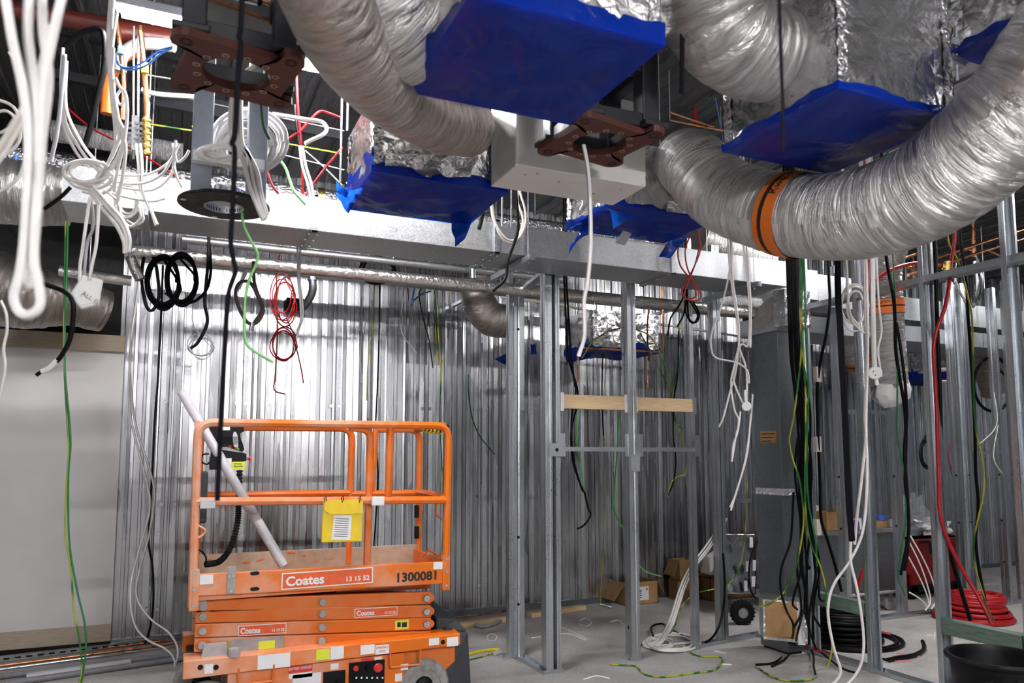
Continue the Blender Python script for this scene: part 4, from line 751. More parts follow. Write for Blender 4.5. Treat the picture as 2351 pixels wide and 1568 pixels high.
MB().lathe([(.0, 0), (.095, 0), (.1, .03), (.1, .06), (.08, .07)], (.19, 3.95, 2.86), (0, 0, 1), 24).build('spun_cover', 'chrome', f2, smooth=30)
# ---------------------------------------------------------------- cables
def cab(label, m, r, s, plane=None, name='cable', cat='cable', group=None, n=6, sub=5, flat=None):
    P = path(s, plane) if isinstance(s, str) else s
    if isinstance(s, str):
        q = s.split()[0].split(',')
        pl0 = q[2] if len(q) > 2 else plane
        if any(k in label for k in ('beside the torn blue box', 'below the pale cabinet', 'at the torn blue box', 'figure eight')): P = [(P[0][0], P[0][1], ZC), (P[0][0], P[0][1], P[0][2] + .2)] + list(P)
        elif pl0[0] == 'Y' and 6.2 <= float(pl0[1:]) <= 7.0 and 600 <= float(q[1]) <= 760 and float(q[0]) < 1100 and P[0][2] < 3.2: P = [(P[0][0], P[0][1] - .1, 3.2)] + list(P)
        if 540 <= float(q[1]) <= 700 and float(q[0]) > 1290 and P[0][2] > 2.4 and name in ('cable', 'hose'): P = [(P[0][0], P[0][1], ZC), (P[0][0], P[0][1], P[0][2] + .25)] + list(P)
    P = smooth_path(P, sub)
    o = MB().tube(P, r, n if not flat else 8, prof=(lambda i, k: 1 if k % 4 == 0 else (flat if k % 4 == 2 else .75)) if flat else None).build(name, m, smooth=60)
    return tag(o, label, cat, group)
def coil_path(cx, cy, rx, ry, turns, plane, jit=.08, seed=1, ph=0., tail0='', tail1='', n=14):
    rr = random.Random(seed); out = path(tail0, plane) if tail0 else []
    for i in range(int(turns * n) + 1):
        if i % n == 0: a, b, ox, oy = rx * (1 + rr.uniform(-jit, jit)), ry * (1 + rr.uniform(-jit, jit)), rx * rr.uniform(-jit, jit), ry * rr.uniform(-jit, jit)
        t = ph + 2 * math.pi * i / n; v = float(plane[1:]) + rr.uniform(-.006, .006) + .012 * ((i // n) % 3 - 1)
        if plane[0] == 'Z': v = float(plane[1:]) + .004 * (i // n)
        out.append(W(cx + ox + a * math.cos(t), cy + oy + b * math.sin(t), '%s%.4f' % (plane[0], v)))
    return out + (path(tail1, plane) if tail1 else [])
def coil(label, m, r, *a, name='cable_coil', cat='cable', group=None, sub=3, **k): return cab(label, m, r, coil_path(*a, **k), None, name, cat, group, 6, sub)
WC, BC, CC, EC = 'white_cable', 'black_cable', 'cream_cable', 'earth'
G1 = 'thick white cables hanging close to the lens'
cab('thick white cable forming the long looped end close to the lens', WC, .0095, '8,-40 28,90 52,200 66,320 62,450 55,560 45,630 32,680 44,716 68,722 92,700 88,650 78,590 84,470 92,340 100,200 122,80 150,-40', 'D1.45', group=G1)
cab('thick white cable running down the middle of the near looped bundle', WC, .0095, '70,-40 64,60 72,160 84,280 76,420 66,560 62,640 66,655 72,630 84,500 96,330 112,180 100,80 95,-40', 'D1.5', group=G1)
cab('thick cream cable splitting off the near looped bundle towards the left edge', CC, .0085, '118,60 90,170 60,240 30,290 0,340 -40,390', 'D1.6', group=G1); cab('second cream cable splitting off the near looped bundle below the first', CC, .0075, '100,190 70,250 36,305 6,352 -40,420', 'D1.65', group=G1)
G2 = 'white cables hanging around the copper pipes'
for k, (s, l) in enumerate((('255,-20 248,80 252,170 262,250 276,300 262,350 235,395', 'outermost'), ('262,-20 254,90 256,180 268,260 284,305 270,360 240,400', 'second'), ('268,30 258,110 260,190 272,270 282,320 262,380 232,410', 'third'), ('250,60 252,140 256,220 264,290 262,340 240,390 222,408', 'fourth'), ('260,110 257,200 270,300 288,330 282,400 268,470', 'fifth'), ('266,180 275,200 288,215 292,260 286,320 272,380 262,440', 'innermost'))):
    cab('white cable beside the copper pipe, %s strand of the vertical bunch' % l, WC, .008, s, 'D3.6', group=G2)
for k, (s, l) in enumerate((('145,110 140,190 144,280 172,345 205,385', 'left strand'), ('150,125 146,200 150,280 182,340 212,380', 'middle strand'), ('153,140 150,220 158,270 192,335 222,372', 'right strand'))):
    cab('white cable sagging between the near bundle and the tangled knot, %s' % l, WC, .0075, s, 'D3.7', group=G2)
coil('tangled knot of white cable beside the end of the bright duct', WC, .0085, 200, 398, 42, 30, 5, 'D3.6', jit=.25, seed=4, group=G2)
for k, (s, l) in enumerate((('208,432 245,475 275,510 290,545 291,580', 'lower'), ('214,428 252,470 282,505 297,545 296,578', 'upper'), ('204,438 235,480 265,515 284,555 286,582', 'lowest'))): cab('thick white cable arching from the tangled knot to the foil pipe elbow, %s one' % l, WC, .009, s, 'D3.6', group=G2)
cab('white cable hanging from the tangled knot to the small white box, longer loop side', WC, .008, '207,452 198,510 190,570 184,610 183,645', 'D3.5', group=G2); cab('white cable with a knot hanging to the small white junction box', WC, .0075, '226,470 224,520 220,566 212,605 205,642', 'D3.5', group=G2)
cab('grey cable hanging just behind the small white junction box', 'grey_cable', .007, '210,458 214,520 200,560 192,640', 'D3.55', group=G2)
jb = thing('junction_box', 'small white square junction box dangling on white cables above the pale board', 'junction box', W(198, 670, 'D3.5'))
MB().prism([tuple(p) for p in ((-.065, -.02), (-.02, .075), (.065, .06), (.05, -.06), (-.02, -.085))], W(198, 668, 'D3.5'), (1, 0, 0), (0, 0, 1), (0, .04, 0)).build('box_body', 'plug_white', jb, bevel=.008)
MB().prism([(-.055, -.02), (-.018, .062), (.052, .05), (.04, -.05), (-.02, -.07)], W(198, 668, 'D3.5') + (0, -.004, 0), (1, 0, 0), (0, 0, 1), (0, .004, 0)).build('box_lid', 'plug_white', jb, bevel=.002)
lettering('ALL GS', W(186, 676, 'D3.48'), (.8, 0, -.5), (.4, 0, .8), .03, 'grey_plastic', jb)
for s, l in (('238,392 280,402 340,400 385,375 402,345 404,325', 'highest sweep'), ('236,420 290,432 350,436 390,405 402,360 396,330', 'middle sweep'), ('240,440 300,455 350,462 380,455', 'lowest sweep')): cab('white cable sweeping from the tangled knot across the duct face, %s' % l, WC, .0065, s, 'D3.9', group=G2)
coil('small white cable coil hanging against the bright duct face', WC, .0065, 295, 455, 24, 36, 3, 'D3.95', jit=.2, seed=8, group=G2, tail1='330,500 318,515 300,512 285,500')
for s, l in (('312,330 318,380 322,430 345,480 358,518', 'front'), ('322,330 326,380 330,440 350,490 361,516', 'back')): cab('flat white cable hanging beside the brass valve, %s strand' % l, WC, .008, s, 'D3.9', group=G2)
cab('white cable loop at the left edge above the foil duct end', WC, .0065, '-20,225 30,245 55,300 58,360 40,410 0,438 -20,440', 'D3.2', group=G2); cab('second white cable loop at the left edge touching the blue tape', WC, .0065, '-20,262 15,255 40,280 45,320 20,350 -20,362', 'D3.2', group=G2)
cab('black cable arching behind the thick white bundle', BC, .014, '145,112 185,78 225,66 240,85 240,150 228,205 212,275 196,330 178,372', 'D3.8'); cab('grey cable hanging along the thick white bundle', 'grey_cable', .009, '148,130 138,250 128,320 116,370', 'D3.5')
cab('black cable leaving the end of the bright duct to the left', BC, .009, '162,430 140,452 110,474 100,480', 'D3.6')
cab('pair of blue wires bowing below the orange conduit, upper wire', 'blue_cable', .005, '268,130 272,148 298,156 330,142 362,118 398,107', 'D3.6'); cab('pair of blue wires bowing below the orange conduit, lower wire', 'blue_cable', .005, '270,140 280,156 304,160 336,150 368,124 396,110', 'D3.6')
cab('strip of blue tape stuck on the foil duct end', 'blue_cable', .012, '38,355 35,395 40,440 56,468', 'D4.5', name='tape_strip', cat='tape', flat=.3)
# pipes at the upper left
pipe('copper_pipe', 'copper riser pipe with a blue marker among the white cables', path('258,-30 266,40 276,110 284,190 281,275', 'D4.0'), .012, 'copper', joints=[(W(277, 116, 'D3.97'), (0, 0, 1), .016, .04, 'blue_cable', 'marker_tape'), (W(281, 335, 'D4.0'), (0, 0, 1), .02, .05, 'brass', 'brass_nut')])
vt = thing('brass_valve', 'copper pipe with brass valve body and yellow tag clamped to steel rods', 'valve', W(338, 360, 'D4.0'))
MB().tube(smooth_path(path('322,60 328,120 334,190 337,270', 'D4.0'), 5), .014, 12).build('copper_run', 'copper', vt, smooth=60)
prf = []
a_, b_ = W(337, 268, 'D4.0'), W(336, 356, 'D4.0'); Lv = np.linalg.norm(b_ - a_)
for k in range(25): prf.append((.018 + .007 * (1 if (k // 2) % 2 else 0), Lv * k / 24))
MB().lathe(prf, a_, b_ - a_, 14).build('brass_body', 'brass', vt); MB().cyl(W(332, 145, 'D3.98'), W(333, 168, 'D3.98'), .018, 12).build('yellow_tag', 'yellow', vt)
for x in (307, 318): MB().cyl(W(x, 60, 'D4.05'), W(x - 1, 365, 'D4.05'), .006, 8).build('threaded_rod', 'galv', vt)
for k in range(6): MB().bar(W(292, 282 + 12 * k, 'D4.04'), W(342, 284 + 12 * k, 'D4.0'), .012).build('clamp_bar', 'galv', vt)
MB().bar(W(311, 266, 'D4.03'), W(310, 345, 'D4.03'), .03, .02).build('strut', 'galv', vt)
cd_ = thing('conduit_bend', 'orange and grey flexible conduit bend behind the copper pipes', 'conduit', W(290, 200, 'D4.3'))
MB().tube(smooth_path(path('275,165 280,130 310,105 350,100 400,106', 'D4.3'), 6), .035, 14).build('grey_sleeve', 'pvc', cd_, smooth=60); MB().tube(smooth_path(path('246,262 250,200 262,155 284,128 320,112', 'D4.36'), 6), .036, 14).build('orange_sleeve', 'orange_cable', cd_, smooth=60)
pipe('sprinkler_pipe', 'dark red sprinkler pipe crossing behind the white cables', path('-30,12 120,38 300,66 420,84', 'Y5.0'), .05, 'red_pipe', sm=0); pipe('plastic_conduit', 'pale plastic conduit crossing above the dark red sprinkler pipe', path('60,20 255,28 420,40', 'Y5.3'), .035, 'plug_white', sm=0)
pipe('sprinkler_pipe', 'short thick red pipe behind the grey conduit bend', path('270,72 390,88', 'Y4.7'), .06, 'red_pipe', sm=0)
# purlins, wires and trays under the deck
for k, (s, l) in enumerate((('120,170 700,280', 'above the foil wrapped duct'), ('100,60 480,150', 'above the sprinkler pipe'), ('330,230 780,312', 'crossing the white cable coil'))):
    P = path(s, 'Y5.4'); o = MB().bar(P[0], P[1], .05, .06).build('purlin', 'dark_steel'); tag(o, 'dark steel purlin under the roof deck %s' % l, 'beam', 'dark purlins under the deck')
for s, m, r, l in (('330,205 560,252 790,300', 'chrome', .006, 'steel catenary wire stretched behind the white cable coil'), ('500,318 790,390', 'chrome', .005, 'thin steel wire stretched below the white cable coil'), ('330,170 400,182', 'chrome', .008, 'short steel wire beside the brass valve'),
                   ('440,290 560,312 780,352', EC, .006, 'green and yellow wire stretched behind the grey posts'), ('330,283 440,300', EC, .006, 'green and yellow wire stretched behind the brass valve'), ('700,345 745,385 785,425', 'grey_cable', .005, 'thin grey wire slanting behind the hanging red cables'),
                   ('156,250 215,297 300,340 430,420', 'red_cable', .006, 'taut red wire slanting behind the tangled white knot'), ('1640,210 1665,350', 'blue_cable', .004, 'thin blue wire beside the bulging duct elbow')):
    cab(l, m, r, s, 'Y4.95' if 'blue' not in l else 'Y4.4', 'wire', 'wire')
cab('cream cable tray lead running behind the left of the grey posts', CC, .014, '325,205 360,216 440,222 460,226', 'Y4.6'); cab('white cable running right from the coil to a hooked end', WC, .012, '625,262 700,274 738,280 750,296 740,310 715,322 700,330', 'Y4.3')
# coil of white cable on the grey posts
for k in range(9):
    cab('white cable ring of the large coil on the grey posts, ring %s' % ['outermost', 'second from outside', 'third from outside', 'fourth from outside', 'middle', 'fourth from inside', 'third from inside', 'second from inside', 'innermost'][k], WC, .0105, coil_path(572 - k * 2, 325 + 3 * k, 86 - 6 * k, 72 - 6 * k, 1, 'Y%.2f' % (3.84 + .02 * (k % 3)), jit=.03, seed=k, n=20), None, name='cable_ring', group='white cable rings on the grey posts', sub=3)
coil('small flattened white cable coil resting on the white bracket', WC, .011, 502, 352, 40, 16, 4, 'Y3.6', jit=.12, seed=3)
for s, l in (('536,215 530,260 532,310 545,340 560,370 575,430 596,485 606,505', 'left'), ('552,218 552,280 556,330 572,360 582,420 600,480 610,500', 'middle'), ('548,218 543,290 550,335 568,352 590,395 598,440 612,492', 'right')): cab('thick white cable hanging through the coil and down past the black flange, %s strand' % l, WC, .012, s, 'Y3.58', group='white cables through the coil')
cab('bare cream cable curling out of the oval plate opening', CC, .008, '585,150 560,168 550,185 540,180 530,200 526,215 540,220 570,205 596,185', 'D3.05')
cab('green cable dropping from the oval plate opening onto the coil', 'dark_green', .006, '604,165 600,200 599,240 605,290 618,320', 'D3.1')
cab('yellowish green wire curving down right of the coil', 'lime', .008, '638,362 655,385 664,410 676,440 702,470', 'Y4.3'); cab('bright green cable wriggling down in front of the foil pipe', 'lime', .007, '554,440 558,510 575,550 591,582 588,605 570,650 562,700 562,770 575,800 628,832', 'Y3.88')
for s, m, l in (('676,240 682,300 692,360 700,440', BC, 'black cable hanging beside the red cables right of the coil'), ('680,160 684,250 690,320 695,400 696,445', 'red_cable', 'red cable hanging straight right of the white coil'), ('660,320 690,300 712,275 735,256 760,262 785,272', 'red_cable', 'red cable arching right of the white coil'), ('702,448 735,400 786,338', 'red_cable', 'thick red cable slanting up to the torn blue box'), ('612,390 625,425 640,445', 'dark_red', 'short dark red cable below the white coil')):
    cab(l, m, .008, s, 'Y4.35')
for s, l in (('688,335 694,380 706,420 714,452', 'left'), ('694,335 702,380 714,420 720,455', 'right')): cab('flat white cable hanging behind the red cables, %s strand' % l, WC, .008, s, 'Y4.3')
# straps
cab('long narrow dark strap hanging from the top edge past the lift basket', 'strap', .0075, '556,-30 553,60 549,85 553,105 546,180 540,300 533,330 539,350 534,480 530,555 537,602 540,625 524,680 516,800 508,950 499,1150', 'D2.1', 'strap', 'strap', flat=.45)
cab('short dark strap hanging in front of the shiny foil box', 'strap', .006, '1788,-30 1792,100 1796,220 1797,345', 'D2.1', 'strap', 'strap', flat=.5)
cab('broad black strap hanging in front of the right stud wall', 'strap', .021, '1920,480 1922,585 1925,700 1928,735 1934,850 1938,915 1944,1050 1949,1150 1956,1242', 'D3.9', 'strap', 'strap', flat=.25)
cab('thin dark strap beside the dark square frame', 'strap', .012, '1565,-30 1566,100 1565,215', 'D3.0', 'strap', 'strap', flat=.3)
# along the steel wall
cab('green and yellow wire hanging down the pale board, left strand', EC, .0048, '151,508 149,600 147,720 147,820 152,930 158,1030 155,1080 150,1180 151,1240 162,1300 170,1400 184,1480 188,1540 178,1580', 'D4.0'); cab('green and yellow wire hanging down the pale board, right strand', 'dark_green', .0048, '156,508 153,620 149,740 149,850 158,950 162,1020 157,1090 157,1200 162,1270 178,1360 194,1430 197,1490 190,1550 184,1580', 'D4.0')
cb_ = thing('capped_cable', 'black cable with white taped end drooping over the pale board', 'cable', W(90, 860, 'D3.4'))
MB().tube(smooth_path(path('95,650 145,668 166,690 168,730 160,780 142,815 130,830', 'D3.4'), 6), .011, 8).build('cable_sheath', BC, cb_, smooth=60); MB().tube(path('132,826 112,846 96,853', 'D3.4'), .012, 10).build('white_tape', 'plug_white', cb_); MB().tube(path('98,851 84,861', 'D3.4'), .009, 8).build('cable_tip', BC, cb_)
cab('thin white cable hanging at the left edge over the pale board', WC, .006, '2,690 14,720 16,760 8,800 12,840 6,880 0,910', 'D3.2')
cab('white cable hanging down the steel wall and curling to the floor, left strand', WC, .008, '322,620 312,700 302,770 298,840 296,900 300,960 322,1050 340,1120 343,1175 320,1260 302,1330 300,1390 312,1440 340,1470 380,1490 400,1515 396,1545 365,1580', 'Y6.5'); cab('white cable hanging down the steel wall and curling to the floor, right strand', WC, .008, '318,640 306,740 298,830 302,910 315,990 338,1060 352,1110 354,1150 344,1220 328,1280 312,1350 322,1390 350,1425 385,1450 405,1480 407,1510 392,1550 375,1580', 'Y6.55')
cab('black cable with white sleeve hanging down the steel wall', BC, .009, '369,745 366,800 362,880 355,970 351,1060 347,1130 341,1240 350,1300 352,1380 345,1440 333,1478', 'Y7.0')
for k, (s, l) in enumerate((('330,590 325,640 335,700 350,712 365,680 360,620 352,590', 'narrow black cable loop hanging left of the round black coils'), ('480,560 484,620 474,665 446,692 410,694 380,672', 'broad black cable arc hanging right of the round black coils'), ('480,540 478,600 470,690 476,740 455,785 437,800', 'black cable with stripped ends dangling below the black coils'))): cab(l, BC, .011, s, 'Y5.53')
coil('black cable coil hung under the foil pipe, left one', BC, .009, 374, 648, 36, 54, 6, 'Y5.53', jit=.1, seed=5, tail0='372,590'); coil('black cable coil hung under the foil pipe, right one', BC, .009, 416, 642, 34, 56, 7, 'Y5.53', jit=.1, seed=6, tail0='410,590')
kh = thing('knotted_hose', 'dark braided hose looped and knotted in front of the steel wall', 'hose', W(577, 760, 'Y5.5'))
MB().tube(smooth_path(path('582,600 584,650 598,690 604,715 590,740 568,740 548,705 541,670 552,648 575,650 596,690 602,712 588,735 577,752', 'Y5.5'), 5), .012, 10).build('hose_body', 'hose_brown', kh, smooth=60)
MB().tube(path('580,742 576,760', 'Y5.5'), .016, 10).build('hose_fitting', 'chrome', kh)
cab('white cable pair hanging in front of the foil pipe, left cable', WC, .0075, '683,560 685,640 690,700 690,740 682,760', 'Y5.2'); cab('white cable pair hanging in front of the foil pipe, right cable', WC, .0075, '690,560 688,640 694,690 695,730 686,755 681,775', 'Y5.2')
coil('red cable bunch looped in front of the steel wall, upper loops', 'red_cable', .005, 652, 690, 22, 44, 5, 'Y6.2', jit=.25, seed=2, tail0='655,600 655,640'); coil('red cable bunch looped in front of the steel wall, lower loops', 'red_cable', .005, 652, 792, 28, 36, 5, 'Y6.2', jit=.15, seed=12, tail0='652,715', tail1='690,840 697,880')
cab('dark red cable with bare end hanging beside the red loops', 'dark_red', .006, '635,640 637,760 632,860 630,895 655,905', 'Y6.3')
for s, m, r, l in (('860,650 855,760 845,830 842,920', EC, .005, 'green and yellow wire on the steel wall above the lift basket'), ('872,650 870,780 866,900 862,1000 868,1090 862,1200 858,1260', BC, .007, 'black cable down the steel wall behind the lift basket posts'), ('1003,660 1006,760 1012,850 1010,960 1015,1080 1018,1200 1010,1300', EC, .006, 'green and yellow wire hanging right of the lift basket'),
                   ('962,680 975,745 985,780 994,845', BC, .006, 'short black cable on the steel wall beside blue wires'), ('998,650 1000,740 1002,830', EC, .005, 'short green and yellow wire next to the short black cable'), ('1075,860 1076,900 1082,950 1098,995 1120,1025 1136,1043', 'dark_green', .007, 'dark green cable curving on the steel wall beside the corner studs'),
                   ('945,700 950,690 968,676 990,668', 'blue_cable', .008, 'bunch of blue wires hanging off the foil pipe'), ('920,745 928,775 940,790 957,812', 'grey_cable', .006, 'grey wire with frayed end on the steel wall'), ('935,640 940,720 942,770 948,800', 'pvc_dark', .006, 'dark grey wire beside the frayed grey wire'), ('845,960 850,1100 848,1280', BC, .005, 'thin black cable behind the far rail of the lift')):
    cab(l, m, r, s, 'Y6.9')
coil('thin grey wire coil on the steel wall above the grey pipe', 'grey_cable', .004, 462, 795, 28, 24, 4, 'Y6.9', jit=.2, seed=14, tail0='442,700 445,750')
coil('black cable coil peeping above the long foil pipe', BC, .007, 870, 622, 38, 30, 4, 'Y6.1', jit=.12, seed=16)
# centre
cab('thick white cable hanging from the square frame plate in front of the duct', WC, .0095, '1340,332 1350,390 1355,470 1356,560 1350,640 1341,690 1342,750 1340,780 1328,818', 'D3.4')
cab('white cable loop hanging beside the torn blue box, outer strand', CC, .008, '1182,385 1195,410 1194,440 1205,480 1206,515 1192,545 1170,552 1150,535 1132,500 1127,460 1130,440', 'Y4.4'); cab('white cable loop hanging beside the torn blue box, inner strand', CC, .008, '1185,385 1190,420 1188,460 1200,500 1196,530 1178,555 1155,550 1138,515 1130,470', 'Y4.42')
cab('black cable twisting down in front of the duct below the pale cabinet', BC, .01, '1152,355 1172,372 1182,410 1187,470 1190,525 1180,560 1166,600 1160,640 1132,668', 'Y4.35'); cab('short black cable stub hanging at the torn blue box corner', BC, .013, '1134,425 1116,460 1108,495 1100,526', 'Y4.3')
cab('red cable twisted into a figure eight in front of the duct, front strand', 'red_cable', .006, '1602,538 1606,560 1595,610 1578,650 1572,680 1585,690 1605,688 1610,675 1595,650 1578,615 1573,575 1583,545', 'Y4.55'); cab('red cable twisted into a figure eight in front of the duct, back strand', 'red_cable', .006, '1605,545 1608,575 1590,620 1568,660 1572,684 1598,680 1588,645 1562,610 1557,570 1575,545', 'Y4.6')
for s, l in (('1560,580 1557,620 1562,650 1575,680 1590,700 1602,725 1590,742 1575,720 1573,690', 'looped'), ('1570,670 1560,700 1540,730 1533,770', 'left'), ('1576,680 1570,720 1555,750', 'short'), ('1578,680 1582,730 1598,740 1605,720 1590,690', 'curled')): cab('black cable spraying from the tie above the timber noggings, %s strand' % l, BC, .008, s, 'Y5.15', group='black cables above the noggings')
for s, m, r, Y, l in (('1300,640 1305,720 1310,800 1318,870 1322,900 1314,940 1312,1000 1318,1060 1335,1120 1342,1130', BC, .009, 'Y5.4', 'black cable hanging behind the left timber nogging, front strand'), ('1295,640 1300,740 1305,820 1325,890 1325,930 1312,985 1314,1050 1328,1100 1340,1128', BC, .009, 'Y5.42', 'black cable hanging behind the left timber nogging, back strand'), ('1342,1130 1350,1165 1356,1180 1350,1195 1338,1208 1325,1214', BC, .008, 'Y5.4', 'forked black cable end below the white clip, lower fork'),
                      ('1325,920 1322,1000 1332,1060 1340,1120', 'green_cable', .005, 'Y5.45', 'green wire beside the black cables behind the left nogging'), ('1420,950 1418,1020 1412,1110 1412,1170 1422,1200 1434,1216', 'green_cable', .006, 'Y5.6', 'green wire behind the middle stud, upper length'), ('1466,1296 1480,1310 1498,1318 1518,1323', 'lime', .007, 'Y6.2', 'bright green wire end curling right of the middle stud'),
                      ('1336,822 1360,785 1400,760 1440,750', EC, .006, 'Y5.32', 'green and yellow wire arching left of the middle stud'), ('1462,757 1490,770 1510,800 1530,850 1540,880', EC, .006, 'Y5.32', 'green and yellow wire arching right of the middle stud'), ('1470,765 1500,820 1520,860 1535,890 1540,940 1555,975 1568,985', EC, .006, 'Y5.65', 'green and yellow wire crossing the right timber nogging'),
                      ('1560,690 1558,770 1555,850 1545,890 1540,920 1548,950 1562,1000 1575,1030', EC, .006, 'Y5.6', 'long green and yellow wire right of the right nogging'), ('1558,760 1556,860 1548,910 1546,1000 1552,1060 1545,1110 1533,1138', BC, .007, 'Y5.6', 'black cable hanging behind the right nogging'), ('1575,1070 1572,1090 1555,1095 1540,1110 1532,1142', EC, .006, 'Y5.6', 'green and yellow wire end with white cap right of the middle stud'),
                      ('1388,660 1392,800 1385,950 1390,1100 1385,1250 1378,1390', EC, .004, 'Y6.6', 'thin green wire hanging down the far wall to the floor'), ('1490,830 1486,760 1490,700', 'dark_red', .008, 'Y5.9', 'dark red cable above the right timber nogging'), ('1385,790 1382,900 1385,1000', BC, .007, 'Y6.4', 'black cable hanging in the middle of the far wall')):
    cab(l, m, r, s, Y)
for k, (s, r) in enumerate((('1345,1165 1352,1185 1342,1205 1326,1214', 0),)): pass
cp = thing('copper_pipe', 'thin copper pipe bent into a U above the timber noggings', 'pipe', W(1420, 800, 'Y5.9')); MB().tube(rnd(path('1327,880 1327,798 1524,808 1520,655', 'Y5.9'), .07, 6), .009, 10).build('pipe_run', 'copper', cp, smooth=60); MB().tube(path('1326,826 1327,838', 'Y5.88'), .012, 8).build('white_tag', 'plug_white', cp)
cp2 = thing('copper_pipe', 'short copper pipe stub with white tag above the right nogging', 'pipe', W(1486, 860, 'Y5.9')); MB().cyl(W(1487, 890, 'Y5.9'), W(1486, 835, 'Y5.9'), .01, 10).build('pipe_run', 'copper', cp2, smooth=60); MB().cyl(W(1486, 850, 'Y5.89'), W(1486, 828, 'Y5.89'), .012, 10).build('white_tag', 'plug_white', cp2)
# white cluster in front of the riser duct
G3 = 'white cables hanging left of the riser duct'
for s, l in (('1672,560 1676,620 1684,680 1693,740 1696,790 1688,830 1684,870 1696,905 1708,930', 'first'), ('1680,560 1682,640 1692,710 1697,770 1690,850 1676,900 1660,960 1650,980', 'second'), ('1705,545 1714,620 1720,690 1721,760 1716,795 1706,790 1698,800 1712,840 1715,880 1714,915', 'third'), ('1712,545 1720,640 1724,720 1722,798', 'fourth'), ('1678,600 1660,690 1635,760 1633,800 1645,822 1690,832 1715,850 1720,880', 'looping fifth'), ('1686,840 1678,880 1686,940 1696,965 1688,1010 1682,1050', 'sixth'), ('1700,945 1694,990 1684,1020 1680,1060', 'seventh')): cab('white cable of the cluster left of the riser duct, %s strand from the left' % l, WC, .0075, s, 'D5.6', group=G3)
pg = thing('plug_socket', 'round white plug socket dangling in the white cluster left of the riser duct', 'plug', W(1714, 935, 'D5.58')); MB().lathe([(0, .012), (.03, .012), (.035, .006), (.035, -.01)], W(1714, 933, 'D5.56'), CP - W(1714, 933, 'D5.56'), 20).build('plug_face', 'plug_white', pg, smooth=40); MB().cyl(W(1713, 922, 'D5.58'), W(1711, 895, 'D5.58'), .012, 10).build('plug_sleeve', 'plug_white', pg)
for s, l in (('1728,905 1722,980 1710,1060 1690,1130 1676,1165', 'upper'), ('1724,950 1716,1040 1700,1100 1678,1172', 'lower')): cab('thin white cable trailing down beside the riser duct, %s one' % l, WC, .0065, s, 'D5.6', group=G3)
for k, (dx, l) in enumerate(((0, 'front'), (5, 'middle'), (9, 'back'))): cab('white cable running down through the studs to the floor coil, %s strand' % l, WC, .009, ' '.join('%d,%d,%s' % (x + dx, y + dx * .6, p) for x, y, p in ((1660, 1185, 'Y5.5'), (1640, 1225, 'Y5.5'), (1612, 1265, 'Y5.5'), (1588, 1295, 'Y5.5'), (1565, 1340, 'Y5.5'), (1550, 1385, 'Y5.5'), (1535, 1430, 'Y5.45'), (1512, 1468, 'Z0.03'), (1490, 1478, 'Z0.02'))), group='white cables into the floor coil')
coil('white cable coil spread on the concrete between the studs', WC, .009, 1540, 1474, 56, 20, 5, 'Z0.012', jit=.12, seed=21, tail0='1495,1470 1490,1484')
coil('smaller white cable coil lying beside the floor coil', WC, .008, 1510, 1478, 30, 12, 3, 'Z0.012', jit=.15, seed=23)
cab('black cable lying over the floor between the studs', BC, .01, '1500,1460,Z0.04 1495,1440,Z0.04 1520,1432,Z0.02 1550,1450,Z0.02 1590,1470,Z0.02 1620,1474,Z0.02 1645,1450,Y5.3 1660,1400,Y5.3 1664,1340,Y5.3 1660,1270,Y5.3', None)
cab('green and yellow wire wandering over the open floor', EC, .007, '1400,1525,Z0.008 1430,1527,Z0.008 1460,1530,Z0.008 1480,1548,Z0.008 1520,1554,Z0.008 1600,1544,Z0.008 1640,1538,Z0.008 1658,1520,Z0.008 1650,1508,Z0.008 1600,1505,Z0.008 1560,1482,Z0.008'); cab('green and yellow wire arching from the floor coil to the right stud', EC, .007, '1470,1480,Z0.01 1510,1470,Z0.02 1545,1445,Y5.6 1562,1400,Y5.7 1580,1375,Y5.8 1605,1360,Y5.9 1640,1352,Y6 1660,1340,Y6.1')
cab('green and yellow wire hanging in front of the steel panel', EC, .006, '1716,1100 1712,1180 1708,1250 1695,1310 1670,1345', 'Y6.1'); cab('black cable draped over the steel panel edge', BC, .009, '1740,1240 1728,1265 1720,1300 1722,1350 1735,1375', 'Y6.2')
# black bunch right of the riser
G4 = 'black cables hanging right of the riser duct'
nm = ['first', 'second', 'third', 'fourth', 'fifth', 'sixth', 'seventh', 'eighth', 'ninth', 'tenth', 'eleventh', 'twelfth']
rr = random.Random(5)
for k in range(12):
    x0 = 1806 + 2.4 * k; x1 = 1826 + 3.0 * k; x2 = 1832 + 4.5 * k + rr.uniform(-6, 6); ye = [1400, 1330, 1440, 1480, 1300, 1460, 1420, 1350, 1490, 1440, 1380, 1470][k]
    pts = [(x0, 585), (x0 + 4, 700), (x0 + 8 + rr.uniform(-3, 3), 820), (x1 + rr.uniform(-6, 6), 950), (x1 + rr.uniform(-5, 8), 1080), (x1 + 8 + rr.uniform(-6, 8), 1200), (x2 + rr.uniform(-8, 8), 1300), (x2 + rr.uniform(-14, 10), (1300 + ye) / 2 + 30), (x2 + rr.uniform(-16, 14), ye)]
    cab('black cable in the bunch beside the riser duct, %s strand from the left' % nm[k], BC, .009, ' '.join('%.0f,%.0f' % p for p in pts if p[1] <= ye), 'D%.2f' % (5.85 + .06 * (k % 4)), group=G4)
for s, l in (('1822,1130 1815,1240 1795,1300 1792,1350 1805,1400 1822,1440 1810,1490,Z0.01 1780,1520,Z0.01 1735,1526,Z0.01', 'longest'), ('1845,1400 1832,1450 1822,1490,Z0.01 1800,1515,Z0.01 1772,1530,Z0.01', 'shorter')): cab('black cable bowing out of the bunch onto the floor before the riser, %s one' % l, BC, .009, s, 'D5.7', group=G4)
